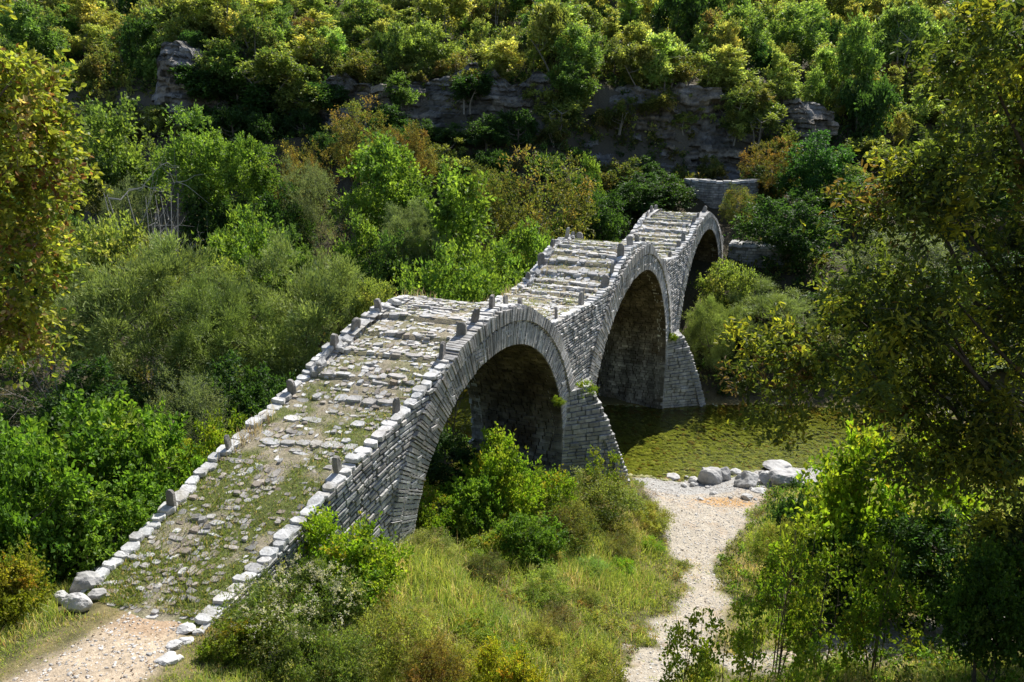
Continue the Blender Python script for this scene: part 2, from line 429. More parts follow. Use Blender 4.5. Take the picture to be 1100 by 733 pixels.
DS = [-2, 0, 1.4, 3.2, 5, 6.3, 7.1, 7.9, 8.5, 9.3, 10.3, 11.3, 11.9, 13.3, 15.3, 16.9, 17.9, 18.7, 20.1, 21.5, 23.2, 26.2, 29.3, 30.7, 33.2, 35.5, 37.1, 40]
DZ = [5.3, 5.62, 6.01, 6.65, 7.13, 7.68, 7.92, 8.17, 8.34, 8.38, 8.15, 7.62, 7.3, 7.22, 7.19, 7.42, 7.97, 8.28, 8.38, 8.04, 7.21, 6.8, 7.3, 7.84, 8.02, 7.34, 6.43, 5.6]
_ss = np.linspace(-2, 40, 841); _zz = np.interp(_ss, DS, DZ)
_kk = np.hanning(15); _kk /= _kk.sum(); _zz = np.convolve(np.pad(_zz, 7, 'edge'), _kk, 'valid')
def zd(s): return np.interp(s, _ss, _zz)
def bxy(s, w):
    s = np.asarray(s, float); w = np.asarray(w, float)
    x = np.interp(s, BS, BC[:, 0]); y = np.interp(s, BS, BC[:, 1])
    e0 = np.minimum(s, 0); x = x + e0 * .46; y = y + e0 * .888
    W = np.interp(s, *WS); a = np.radians(np.interp(s, *WA))
    return x - w * W * np.cos(a), y + w * W * np.sin(a)
def bp(s, w, z):
    s, w, z = np.broadcast_arrays(np.asarray(s, float), np.asarray(w, float), np.asarray(z, float))
    x, y = bxy(s, w)
    return np.stack([x, y, z], -1)
def width(s): return np.interp(s, *WS)
ARCH = [(8.95, 3.35, 4.02), (20.3, 2.1, 5.15), (33.0, 1.95, 5.2)]
RING1, GAP, RING2 = .56, .05, .36

bridge = link('stone_bridge', None, loc=(0, 0, 0))
bridge.empty_display_size = .5
tag(bridge, 'old grey stone footbridge of three humped arches crossing the green river', 'bridge')

def soffit(s):
    z = np.full(np.shape(s), -1.2)
    for sc_, zc_, r in ARCH:
        d = np.abs(s - sc_)
        z = np.where(d < r, zc_ + np.sqrt(np.maximum(r * r - d * d, 0)), z)
    return z
brk = np.linspace(-.3, SEND, 390)
ex = []
for sc_, zc_, r in ARCH:
    ex += [sc_ - r - .001, sc_ - r + .001, sc_ + r - .001, sc_ + r + .001] + list(sc_ + r * np.cos(np.linspace(.02, .5, 12))) + list(sc_ - r * np.cos(np.linspace(.02, .5, 12)))
ssam = np.unique(np.r_[brk, ex])
def backing(w, name):
    lo = soffit(ssam); hi = zd(ssam) - .14
    V = np.concatenate([bp(ssam, w, lo), bp(ssam, w, hi)])
    n = len(ssam); i = np.arange(n - 1)
    q = np.stack([i, i + 1, n + i + 1, n + i], -1)
    return mesh(name, V, [q], np.full((n - 1, 3), .12), M_STONE)

def out_dir(s):
    """outward unit vector of the right-hand face"""
    p = np.asarray(s, float)
    x0, y0 = bxy(p - .2, 0); x1, y1 = bxy(p + .2, 0)
    h = np.stack([x1 - x0, y1 - y0], -1); h = nrm(h)
    return np.stack([h[:, 1], -h[:, 0], np.zeros(len(p))], -1)

def wall_tilt(s):
    return -.27 * np.log1p(np.exp((4.6 - s) * 2)) / 2 - .35 * np.log1p(np.exp((s - 34.5) * 2)) / 2
def wall_stones(side, seed, hmin, hmax, lmin, lmax):
    rng = np.random.default_rng(seed); S4 = []; 
    z = -1.0
    while z < 11:
        h = rng.uniform(hmin, hmax); s = -.3
        while s < SEND:
            l = rng.uniform(lmin, lmax) * (1.5 if rng.random() < .12 else 1)
            S4.append((s, min(s + l, SEND), z, z + h)); s += l
        z += h
    S4 = np.array(S4); sm = (S4[:, 0] + S4[:, 1]) / 2; zm = (S4[:, 2] + S4[:, 3]) / 2 + wall_tilt(sm)
    top = zd(sm) - .07
    keep = (zm < top)
    for sc_, zc_, r in ARCH:
        keep &= ~((np.hypot(sm - sc_, zm - zc_) < r + .1) & (zm > zc_)) & ~((np.abs(sm - sc_) < r + .05) & (zm <= zc_))
    x, y = bxy(sm, side)
    keep &= zm > gz(x, y) - .5
    S4 = S4[keep]; n = len(S4); sm = sm[keep]
    g = .011
    s0 = S4[:, 0] + g * rng.uniform(.3, 1.3, n); s1 = S4[:, 1] - g * rng.uniform(.3, 1.3, n)
    j = lambda a: rng.uniform(-a, a, n)
    topc = zd(sm) - .05
    def q(ins, off):
        cs = [s0 + ins, s1 - ins, s1 - ins, s0 + ins]
        cz = [S4[:, 2] + g + ins, S4[:, 2] + g + ins, S4[:, 3] - g - ins, S4[:, 3] - g - ins]
        P = []
        for a, b in zip(cs, cz):
            a = a + j(.012); b = b + j(.010)
            zz = np.minimum(b + wall_tilt(a), topc + .02)
            p = bp(a, side, zz) + (out_dir(a) * (1 if side == 0 else -1)) * off[:, None]
            P.append(p)
        return np.stack(P, 1)
    prot = rng.uniform(.012, .045, n) + (rng.random(n) < .06) * .03
    F = q(.012, prot); B = q(0, np.full(n, -.08))
    if side == 1: F = F[:, ::-1]; B = B[:, ::-1]
    tone = rng.normal(.53, .06, n) * (.72 + .56 * fbm(sm * .45, zm[keep] * .7 + seed, 13)); warm = rng.normal(.012, .012, n)
    cols = np.stack([tone + warm, tone, tone - warm * .8], -1).clip(.16, .68)
    buf = Buf(); frusta(buf, B, F, cols)
    return buf.mesh('wall_stones', M_STONE)
for side, seed, nm in ((0, 1, 'downstream_wall'), (1, 2, 'upstream_wall')):
    core = link('spandrel_wall', backing(side, nm + '_core'), bridge)
    link('wall_facing', wall_stones(side, seed, .075, .13, .10, .32) if side == 0 else wall_stones(1, seed, .12, .2, .25, .6), core)

def voussoirs(sc_, zc_, r0, r1, a0, a1, prot, side, seed, tw=.08, legs=0.0):
    rng = np.random.default_rng(seed)
    L = []
    a = a0
    while a < a1:
        d = tw * rng.uniform(.7, 1.4) / r0; L.append((a, min(a + d, a1))); a += d
    L = np.array(L); n = len(L)
    def pt(ang, r, off, sgn=1):
        s = sc_ + r * np.cos(ang); z = zc_ + r * np.sin(ang)
        return bp(s, side, np.minimum(z, zd(s) + .06)) + out_dir(s) * (1 if side == 0 else -1) * off[:, None]
    g = .008 / r0
    pr = prot + rng.uniform(-.012, .02, n); ro = r1 + rng.uniform(-.05, .035, n)
    b = np.full(n, -.35)
    A0, A1 = L[:, 0] + g, L[:, 1] - g
    def quad(off, ins):
        return np.stack([pt(A0 + ins / r0, np.full(n, r0) + ins, off), pt(A1 - ins / r0, np.full(n, r0) + ins, off), pt(A1 - ins / r0, ro - ins, off), pt(A0 + ins / r0, ro - ins, off)], 1)
    F = quad(pr, .006)[:, ::-1]; B = quad(b, 0)[:, ::-1]
    if side == 1: F = F[:, ::-1]; B = B[:, ::-1]
    t = rng.normal(.49, .06, n) * (.8 + .4 * fbm(L.mean(1) * 3, L.mean(1) * 0 + seed, 15)); w_ = rng.normal(.01, .01, n)
    cols = np.stack([t + w_, t, t - w_], -1).clip(.22, .66)
    buf = Buf(); frusta(buf, B, F, cols)
    if legs:
        zz = zc_; Bq, Fq, cl = [], [], []
        while zz > -1:
            h = rng.uniform(.1, .16)
            for sg in (-1, 1):
                wd = r1 - r0 + rng.uniform(-.12, .1)
                cs = np.array([sc_ + sg * r0, sc_ + sg * (r0 + wd)]); cs.sort()
                cc = np.array([cs[0] + .004, cs[1], cs[1], cs[0] + .004]); cz = np.array([zz - h + .008, zz - h + .008, zz - .008, zz - .008])
                od = out_dir(cc) * (1 if side == 0 else -1)
                p = prot + rng.uniform(-.01, .02)
                bq = bp(cc, side, cz) - od * .35; fq = bp(cc, side, cz) + od * p
                if side == 1: bq = bq[::-1]; fq = fq[::-1]
                Bq.append(bq); Fq.append(fq); tt = rng.normal(.36, .05); cl.append((tt, tt, tt + .012))
            zz -= h
        frusta(buf, np.array(Bq), np.array(Fq), np.array(cl))
    return buf.mesh('arch_ring', M_STONE)

def vault(sc_, zc_, r, seed):
    """underside of an arch: coursed stones across the barrel"""
    rng = np.random.default_rng(seed); Bq, Fq, cl = [], [], []
    path = []                                                    # (s,z,ns,nz) up one leg, over, down the other
    rows = []
    z = -1.0
    while z < zc_: rows.append((sc_ - r, z, sc_ - r, min(z + .12, zc_), 1, 0)); z += .12
    na = int(np.pi * r / .12)
    for k in range(na):
        a0, a1 = np.pi - np.pi * k / na, np.pi - np.pi * (k + 1) / na
        am = (a0 + a1) / 2
        rows.append((sc_ + r * np.cos(a0), zc_ + r * np.sin(a0), sc_ + r * np.cos(a1), zc_ + r * np.sin(a1), -np.cos(am), -np.sin(am)))
    z = zc_
    while z > -1: rows.append((sc_ + r, z, sc_ + r, max(z - .12, -1), -1, 0)); z -= .12
    for (s0, z0, s1, z1, ns, nz_) in rows:
        w = -.01; W = width((s0 + s1) / 2)
        if np.hypot(s1 - s0, z1 - z0) < .02: continue
        while w < 1.01:
            l = rng.uniform(.15, .45) / W; w1 = min(w + l, 1.01)
            d = rng.uniform(0, .03)
            q = [(s0, w + .004, z0), (s0, w1 - .004, z0), (s1, w1 - .004, z1), (s1, w + .004, z1)]
            Bq.append([(a - ns * .12, b, c_ - nz_ * .12) for a, b, c_ in q])
            cs, cw, cz = (s0 + s1) / 2, (w + w1) / 2, (z0 + z1) / 2
            f = .93
            Fq.append([(cs + (a - cs) * f + ns * d, cw + (b - cw) * f, cz + (c_ - cz) * f + nz_ * d) for a, b, c_ in q])
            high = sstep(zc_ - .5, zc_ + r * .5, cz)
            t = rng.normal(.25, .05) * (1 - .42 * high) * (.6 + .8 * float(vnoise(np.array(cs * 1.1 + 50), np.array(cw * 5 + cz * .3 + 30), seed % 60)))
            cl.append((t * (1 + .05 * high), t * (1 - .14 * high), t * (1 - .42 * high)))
            w = w1
    B = np.array(Bq); F = np.array(Fq)
    B = bp(B[..., 0], B[..., 1], B[..., 2]); F = bp(F[..., 0], F[..., 1], F[..., 2])
    buf = Buf(); frusta(buf, B, F, np.array(cl))
    # mortar core behind the stones
    pts = [(sc_ - r - .03, -1.2)] + [(sc_ + (r + .03) * np.cos(a), zc_ + (r + .03) * np.sin(a)) for a in np.linspace(np.pi, 0, 40)] + [(sc_ + r + .03, -1.2)]
    pts = np.array(pts); n = len(pts)
    V = np.concatenate([bp(pts[:, 0], .0, pts[:, 1]), bp(pts[:, 0], 1.0, pts[:, 1])]); i = np.arange(n - 1)
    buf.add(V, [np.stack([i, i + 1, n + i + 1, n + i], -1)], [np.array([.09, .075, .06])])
    return buf.mesh('vault', M_VAULT)
for k, (sc_, zc_, r) in enumerate(ARCH):
    ring = link('arch_ring', voussoirs(sc_, zc_, r, r + RING1, 0, np.pi, .035, 0, 20 + k, legs=1), bridge)
    link('outer_ring', voussoirs(sc_, zc_, r + RING1 + GAP, r + RING1 + GAP + RING2, .18, np.pi - .35, .085, 0, 30 + k, tw=.085), ring)
    ring = link('arch_ring', voussoirs(sc_, zc_, r, r + RING1, 0, np.pi, .035, 1, 40 + k, tw=.14, legs=1), bridge)
    link('outer_ring', voussoirs(sc_, zc_, r + RING1 + GAP, r + RING1 + GAP + RING2, .25, np.pi - .25, .085, 1, 50 + k, tw=.14), ring)
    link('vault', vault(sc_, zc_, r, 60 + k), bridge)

# deck bed and paving; the ramps climb in shallow steps
rng = np.random.default_rng(6)
steps = []
for lo, hi, d in ((3.0, 8.9, .72), (9.6, 12.0, .7), (14.6, 20.2, .52), (20.8, 25.0, .7), (27.0, 32.6, .55), (33.6, 37, .7)):
    s = lo
    while s < hi: steps.append(s); s += d * rng.uniform(.85, 1.15)
steps = np.array(steps)
def step_off(s):
    s = np.asarray(s, float); i = np.clip(np.searchsorted(steps, s, side='right') - 1, 0, len(steps) - 2)
    d = steps[i + 1] - steps[i]; f = np.clip((s - steps[i]) / d, 0, 1); ok = (d < 1.0) & (s >= steps[0]) & (s < steps[-1])
    mid = (steps[i] + steps[i + 1]) / 2; sl = np.sign(zd(mid + .3) - zd(mid - .3))
    amp = np.interp(s, [3, 5, 6.2, 8, 40], [.0, .012, .034, .042, .048])
    return np.where(ok, sl * amp * (1 - 2 * f), 0)
def bed(s): return zd(s) - .075 + step_off(s)
_S, _W = np.meshgrid(np.linspace(-.4, SEND, 1100), np.linspace(0, 1, 17), indexing='ij')
zb = bed(_S) + (fbm(_S * 2.2, _W * 6, 8) - .5) * .08
n = 17; i, j = np.meshgrid(np.arange(1099), np.arange(16), indexing='ij')
q = np.stack([i * n + j, (i + 1) * n + j, (i + 1) * n + j + 1, i * n + j + 1], -1).reshape(-1, 4)
gr = sstep(.36, .52, fbm(_S * 1.3, _W * 4, 9)) * np.interp(_S, [0, 5.0, 6.6, 15, 17, 40], [1, .9, .3, .35, .25, .22])
cv = mixc(np.broadcast_to(np.array([.29, .255, .185]), _S.shape + (3,)), np.array([.11, .135, .035]), gr)
link('deck', mesh('deck', bp(_S, _W, zb).reshape(-1, 3), [q[:, ::-1]], None, M_GROUND, True, cv.reshape(-1, 3)), bridge)

def prisms(buf, s, w, zt, a, b, th, tiltv, cols, rng, K=6, wob=.22, shrink=.93):
    """flat irregular stones: centres (s,w), top heights, half sizes along s (a) and across in metres (b)"""
    n = len(s); W = width(s)
    an = (np.arange(K) / K * 2 * np.pi)[None] + rng.uniform(-.18, .18, (n, K)) + rng.uniform(-.3, .3, (n, 1))
    rad = 1 + rng.uniform(-wob, wob, (n, K))
    ca, sa = np.cos(an), np.sin(an); p = .55
    us = np.sign(ca) * np.abs(ca) ** p * rad; uw = np.sign(sa) * np.abs(sa) ** p * rad
    def ring(f, z):
        S_ = s[:, None] + a[:, None] * us * f; Wt = w[:, None] + b[:, None] * uw * f / W[:, None]
        return bp(S_, Wt, z)
    slope = (zd(s + .3) - zd(s - .3)) / .6 - np.sign(zd(s + .3) - zd(s - .3)) * np.interp(s, [3, 6.2, 8, 40], [0, .10, .12, .15])
    dz = (slope + tiltv[0])[:, None] * a[:, None] * us + tiltv[1][:, None] * b[:, None] * uw
    top = ring(shrink, zt[:, None] + dz + rng.uniform(-.006, .006, (n, K)))
    mid = ring(1.0, zt[:, None] + dz - np.minimum(th[:, None] * .3, .022))
    bot = ring(1.0, zt[:, None] + dz - th[:, None])
    V = np.concatenate([bot, mid, top], 1).reshape(-1, 3)
    o = (np.arange(n) * 3 * K)[:, None]
    faces = [(o + np.arange(2 * K, 3 * K)[None])[:, ::-1]]; cc = [cols]
    for r_ in (0, 1):
        for i_ in range(K):
            j_ = (i_ + 1) % K
            faces.append((o + np.array([[r_ * K + i_, r_ * K + j_, (r_ + 1) * K + j_, (r_ + 1) * K + i_]]))[:, ::-1]); cc.append(cols)
    buf.add(V, faces, cc)

rng = np.random.default_rng(5)
buf = Buf(); st = []
s = -.2
while s < SEND - .2:
    k_ = float(np.interp(s, [4.5, 7.5, 14, 17], [.45, .5, .55, .7])); ds = rng.uniform(.17, .3) * k_; W = float(width(s)); w = .24
    dens = np.interp(s, [0, 2.5, 4.8, 6.0, 12, 14.5, 16, 40], [.80, .82, .9, .98, .95, .8, .97, .97])
    while w < W - .26:
        l = rng.uniform(.16, .46) * k_ * (2 if rng.random() < .06 else 1)
        if rng.random() < dens:
            st.append((s + ds / 2 + rng.uniform(-.05, .05), (w + l / 2) / W, ds * rng.uniform(.4, .56), l * rng.uniform(.4, .53)))
        w += l
    s += ds
st = np.array(st); n = len(st)
up = np.interp(st[:, 0], [0, 4.4, 6.4, 40], [0, .1, 1, 1])
zt = bed(st[:, 0]) + rng.uniform(-.016, .016, n) + .012 * up + (rng.random(n) < .07) * .03
t = np.where(rng.random(n) < .16 + .6 * up, rng.normal(.52, .06, n), rng.normal(.31, .06, n)).clip(.18, .62)
wm = np.where(t < .42, rng.uniform(.0, .05, n), rng.uniform(-.005, .02, n))
prisms(buf, st[:, 0], st[:, 1], zt, st[:, 2], st[:, 3], np.full(n, .16), (rng.normal(0, .11, n), rng.normal(0, .07, n)), np.stack([t + wm, t, t - wm], -1), rng, wob=.32)
# step edges: a raised row of long slabs
e = []
for s in steps:
    W = float(width(s)); w = .3 + rng.uniform(-.05, .1); sk = rng.uniform(-.12, .12)
    strength = np.interp(s, [3, 6, 8, 40], [.6, .9, 1, 1])
    while w < W - .3:
        l = rng.uniform(.18, .46)
        if rng.random() < np.interp(s, [3, 9, 14], [.35, .6, .95]): e.append((s + sk * (w / W - .5) * 2 + rng.uniform(-.03, .03), (w + l / 2) / W, rng.uniform(.05, .10), l * .5, strength))
        w += l
e = np.array(e); n = len(e)
asc = np.sign(zd(e[:, 0] + .3) - zd(e[:, 0] - .3))
t = rng.normal(.46, .06, n) - .1 * (1 - e[:, 4]); wm = rng.uniform(-.005, .025, n)
prisms(buf, e[:, 0] + .1 * asc, e[:, 1], np.maximum(bed(e[:, 0] + .1), bed(e[:, 0] - .1)) + (.02 + rng.uniform(0, .035, n)) * (.5 + .5 * e[:, 4]), e[:, 2], e[:, 3], np.full(n, .2), (rng.normal(0, .03, n), rng.normal(0, .03, n)), np.stack([t + wm, t, t - wm], -1), rng, K=7, wob=.12)
link('paving', buf.mesh('paving', M_PAVE), bridge)

# parapet copings
def coping(side, seed):
    rng = np.random.default_rng(seed); L = []; s = -.1 if side == 0 else .35
    while s < SEND - .3:
        crown = min(abs(s - a[0]) for a in ARCH) < 1.7 and side == 0
        l = rng.uniform(.09, .15) if crown else rng.uniform(.10, .27)
        L.append((s + l / 2, l / 2, crown)); s += l
    L = np.array(L, float); n = len(L); cr = L[:, 2] > 0
    rough = (rng.random(n) < .3)
    b = rng.uniform(.10, .17, n); W = width(L[:, 0])
    inset = np.where(cr, .2, b - .025)
    w = inset / W if side == 0 else 1 - (b - .05) / W
    zt = zd(L[:, 0]) + rng.uniform(-.03, .03, n) + rough * rng.uniform(0, .05, n) + cr * rng.uniform(0, .05, n) - .01
    if side == 1:
        jag = ((L[:, 0] > 6) & (L[:, 0] < 8.6)) | ((L[:, 0] > 16.2) & (L[:, 0] < 20))
        zt += jag * rng.uniform(.0, .1, n)
    buf = Buf(); t = rng.normal(.55, .06, n).clip(.38, .68); wm = rng.uniform(-.01, .012, n)
    prisms(buf, L[:, 0], w, zt, L[:, 1] * np.where(cr, 1.0, .98), np.where(cr, .21, b), np.where(cr, .3, rng.uniform(.07, .11, n)), (rng.normal(0, .05, n), rng.normal(0, .04, n)),
           np.stack([t + wm, t, t - wm], -1), rng, K=7, wob=.09, shrink=.94)
    if side == 1:                                                   # rough second layer of rubble near the humps
        m = 60; ss = np.r_[rng.uniform(5.8, 8.8, 26), rng.uniform(16, 20.4, 26), rng.uniform(30, 33, 8)]
        t = rng.normal(.47, .07, m)
        prisms(buf, ss, 1 - rng.uniform(.08, .3, m) / 3, zd(ss) + rng.uniform(.0, .12, m), rng.uniform(.07, .15, m), rng.uniform(.07, .13, m), rng.uniform(.1, .16, m), (rng.normal(0, .3, m), rng.normal(0, .3, m)), np.stack([t, t, t], -1), rng, K=6, wob=.25, shrink=.7)
    return buf.mesh('coping', M_PAVE)
link('coping', coping(0, 71), bridge)
link('coping', coping(1, 72), bridge)

# standing guard stones
def slab(seed):
    rng = np.random.default_rng(seed); w, h, t = rng.uniform(.18, .26), rng.uniform(.28, .42), rng.uniform(.08, .12)
    prof = [(-w/2, -.2), (w/2, -.2), (w/2 * rng.uniform(.9, 1.05), h * .55), (w/2 * rng.uniform(.7, .95), h * .9), (w/2 * .35, h), (-w/2 * .4, h * rng.uniform(.93, 1.02)), (-w/2 * rng.uniform(.7, .95), h * rng.uniform(.78, .9)), (-w/2 * rng.uniform(.9, 1.08), h * .45)]
    P = np.array(prof); K = len(P); V = []
    cx, cz = P.mean(0)
    for y, f in ((-t/2, .84), (-t/2 * .7, 1), (t/2 * .7, 1), (t/2, .84)):
        V.append(np.stack([cx + (P[:, 0] - cx) * f + rng.normal(0, .006, K), np.full(K, y) + rng.normal(0, .006, K), cz + (P[:, 1] - cz) * f], -1))
    V = np.concatenate(V); q = []
    for r_ in range(3):
        for i_ in range(K):
            j_ = (i_ + 1) % K; q.append((r_ * K + i_, r_ * K + j_, (r_ + 1) * K + j_, (r_ + 1) * K + i_))
    ends = np.array([list(range(K))[::-1], list(range(3 * K, 4 * K))])
    g = rng.uniform(.2, .29); c_ = np.array([g * rng.uniform(1.0, 1.1), g, g * .95])
    return mesh('guard_stone', V, [np.array(q), ends], np.tile(c_, (len(q) + 2, 1)), M_STONE)
slabs = [slab(k) for k in range(6)]
GR = [3.2, 5.0, 6.7, 7.5, 8.1, 8.95, 9.7, 10.5, 12.9, 14.8, 16.8, 17.5, 18.4, 19.5, 20.4, 21.3, 22.3, 26.1, 27.8, 28.7, 30.7, 31.6, 33.0, 34]
GL = [1.95, 3.4, 5.2, 6.6, 7.3, 8.2, 16.5, 17.6, 18.6, 20.0, 20.7, 21.5, 31.4, 32.2, 33, 34.2]
rng = np.random.default_rng(9)
for side, lst in ((0, GR), (1, GL)):
    for s in lst:
        w = .22 / width(s) if side == 0 else 1 - .16 / width(s)
        p = bp(s, w, zd(s) + .0)
        o = link('guard_stone', slabs[int(rng.integers(6))], bridge, p)
        o.rotation_euler = (rng.normal(0, .1), rng.normal(0, .13), RAD(62 if side == 0 else 66) + rng.normal(0, .25) + (math.pi / 2 if rng.random() < .4 else 0))
        f = rng.uniform(.75, 1.1) * (.8 if s < 6 else 1); o.scale = (f, f, f)

# pointed cutwaters of the two river piers
def cutwater(s0, s1, zt, zb, proj, seed, flat=0.0):
    rng = np.random.default_rng(seed); Bq, Fq, cl = [], [], []
    z = zb
    while z < zt:
        h = rng.uniform(.08, .19); f = (zt - z) / (zt - zb)
        k = proj * (flat + (1 - flat) * f ** .7); sc_ = (s0 + s1) / 2; hw = (s1 - s0) / 2 * (.72 + .28 * min(1, f * 1.6 + flat))
        A = bp(sc_ - hw, 0, z); C_ = bp(sc_ + hw, 0, z); nn = out_dir(np.array([sc_]))[0]
        ap = bp(sc_, 0, z) + nn * k
        for P, Q in ((A, ap), (ap, C_)):
            l = np.linalg.norm(Q - P); d = (Q - P) / max(l, 1e-6); nv = np.array([d[1], -d[0], 0]); t_ = 0
            while t_ < l - .02:
                ln = min(rng.uniform(.12, .46), l - t_); pr = rng.uniform(-.02, .05); e_ = .008
                c4 = [P + d * (t_ + e_), P + d * (t_ + ln - e_)]
                up_ = np.array([0, 0, h - .012])
                quad = np.array([c4[0], c4[1], c4[1] + up_, c4[0] + up_])
                mid = quad.mean(0)
                Bq.append(quad - nv * .35); Fq.append(mid + (quad - mid) * np.array([.97, .97, .9]) + nv * pr)
                g = rng.normal(.41, .06); cl.append((g, g, g)); t_ += ln
        z += h
    buf = Buf(); frusta(buf, np.array(Bq), np.array(Fq), np.array(cl))
    # solid core
    lv = []
    for z in np.linspace(zb, zt, 8):
        f = (zt - z) / (zt - zb); k = max(.02, proj * (flat + (1 - flat) * f ** .7) - .08); sc_ = (s0 + s1) / 2; hw = (s1 - s0) / 2 * (.72 + .28 * min(1, f * 1.6 + flat)) - .04
        nn = out_dir(np.array([sc_]))[0]
        lv.append([bp(sc_ - hw, 0, z), bp(sc_, 0, z) + nn * k, bp(sc_ + hw, 0, z)])
    lv = np.array(lv); q = []
    for a in range(7):
        for b in range(2): q.append((a * 3 + b, a * 3 + b + 1, a * 3 + b + 4, a * 3 + b + 3))
    buf.add(lv.reshape(-1, 3), [np.array(q), np.array([[21, 22, 23]])], [np.array([.14, .135, .13])] * 2)
    return buf.mesh('cutwater', M_STONE)
link('cutwater', cutwater(12.9, 15.35, 4.75, .3, 2.35, 81, .14), bridge)
link('cutwater', cutwater(25.5, 27.9, 3.15, -.8, 1.95, 82, .2), bridge)


# ------------------------------------------------------------------ other masonry
def masonry(path, ztop, zbot, thick, seed, name, parent):
    """a dry stone wall along a polyline, laid stone by stone on both faces and capped with slabs"""
    rng = np.random.default_rng(seed); P = np.array(path, float)
    d = np.r_[0, np.cumsum(np.hypot(*np.diff(P, axis=0).T))]
    def pos(t): return np.stack([np.interp(t, d, P[:, 0]), np.interp(t, d, P[:, 1])], -1)
    def nv(t):
        a = pos(np.clip(t - .1, 0, d[-1])); b = pos(np.clip(t + .1, 0, d[-1])); h = nrm(b - a)
        return np.stack([h[..., 1], -h[..., 0]], -1)
    Bq, Fq, cl = [], [], []
    for sg in (0, 1):
        z = zbot
        while z < ztop + .3:
            h = rng.uniform(.1, .18); t = 0
            while t < d[-1]:
                l = rng.uniform(.2, .6); t1 = min(t + l, d[-1])
                if z + h < ztop + .5 * (fbm(np.array(t * .8), np.array(seed * 3.3), 3) - .6) * 2:
                    tt = np.array([t + .01, t1 - .01, t1 - .01, t + .01]); zz = np.array([z + .008, z + .008, z + h - .008, z + h - .008])
                    p = pos(tt); q_ = nv(tt) * (1 if sg == 0 else -1); o = 0 if sg == 0 else thick
                    base = np.c_[p - nv(tt) * o - q_ * .12, zz]; fr_ = np.c_[p - nv(tt) * o + q_ * rng.uniform(0, .06), zz]
                    if sg: base = base[::-1]; fr_ = fr_[::-1]
                    mid = fr_.mean(0)
                    Bq.append(base); Fq.append(mid + (fr_ - mid) * np.array([.97, .97, .88])); g = rng.normal(.33, .05); cl.append((g, g * .99, g * .97))
                t = t1
            z += h
    buf = Buf(); frusta(buf, np.array(Bq), np.array(Fq), np.array(cl))
    wall = link('wall_facing', buf.mesh('wall_facing', M_STONE), parent)
    tt = np.linspace(0, d[-1], 20); p = pos(tt); n_ = nv(tt); n = len(tt)
    a = p - n_ * .06; b = p - n_ * (thick - .06)
    V = np.concatenate([np.c_[a, np.full(n, zbot)], np.c_[a, np.full(n, ztop - .12)], np.c_[b, np.full(n, ztop - .12)], np.c_[b, np.full(n, zbot)]])
    i = np.arange(n - 1); q = np.concatenate([np.stack([i + k * n, i + 1 + k * n, i + 1 + (k + 1) * n, i + (k + 1) * n], -1) for k in range(3)])
    ends = np.array([[0, n, 2 * n, 3 * n], [n - 1, 2 * n - 1, 3 * n - 1, 4 * n - 1]])
    link('wall_core', mesh('wall_core', V, [q, ends], np.full((len(q) + 2, 3), .2), M_STONE), parent)
    t = 0; B, F, cl = [], [], []
    while t < d[-1]:
        l = rng.uniform(.3, .6); t1 = min(t + l, d[-1]); p = pos(np.array([t + .01, t1 - .01])); q_ = nv(np.array([t + .01, t1 - .01])); zz = ztop - .06 + rng.uniform(-.03, .05)
        quad = np.array([p[0] + q_[0] * .08, p[1] + q_[1] * .08, p[1] - q_[1] * (thick + .06), p[0] - q_[0] * (thick + .06)])
        B.append(np.c_[quad, np.full(4, zz - .08)]); F.append(np.c_[quad.mean(0) + (quad - quad.mean(0)) * .94, np.full(4, zz + .06)]); g = rng.normal(.42, .05); cl.append((g, g, g)); t = t1
    buf = Buf(); frusta(buf, np.array(B), np.array(F), np.array(cl)); link('capstones', buf.mesh('capstones', M_STONE), parent)

ruin = tag(link('ruined_wall', None), 'round ruined dry stone wall stump on the bank behind the far end of the bridge', 'wall')
masonry([(11.6, 52.6), (11.9, 51.2), (12.8, 50.2), (14.2, 49.9), (15.4, 50.3), (16.2, 51.4)], 8.75, 5.2, .7, 91, 'ruined_wall', ruin)
ret = tag(link('retaining_wall', None), 'low stone retaining wall beside the landing of the farthest arch', 'wall')
masonry([(12.35, 43.6), (13.6, 43.1), (15.2, 42.9), (16.4, 43.6)], 5.75, 2.0, 1.6, 92, 'retaining_wall', ret)

# ------------------------------------------------------------------ loose stones
def ico(sub):
    t = (1 + 5 ** .5) / 2
    v = [(-1,t,0),(1,t,0),(-1,-t,0),(1,-t,0),(0,-1,t),(0,1,t),(0,-1,-t),(0,1,-t),(t,0,-1),(t,0,1),(-t,0,-1),(-t,0,1)]
    f = [(0,11,5),(0,5,1),(0,1,7),(0,7,10),(0,10,11),(1,5,9),(5,11,4),(11,10,2),(10,7,6),(7,1,8),(3,9,4),(3,4,2),(3,2,6),(3,6,8),(3,8,9),(4,9,5),(2,4,11),(6,2,10),(8,6,7),(9,8,1)]
    v = [np.array(a, float) / np.linalg.norm(a) for a in v]
    for _ in range(sub):
        c_, nf = {}, []
        def mid(a, b):
            k = (min(a, b), max(a, b))
            if k not in c_: m_ = v[a] + v[b]; v.append(m_ / np.linalg.norm(m_)); c_[k] = len(v) - 1
            return c_[k]
        for a, b, d in f:
            x, y, z = mid(a, b), mid(b, d), mid(d, a); nf += [(a, x, z), (b, y, x), (d, z, y), (x, y, z)]
        f = nf
    return np.array(v), np.array(f)
ICO3, ICO1, ICO0 = ico(3), ico(1), ico(0)
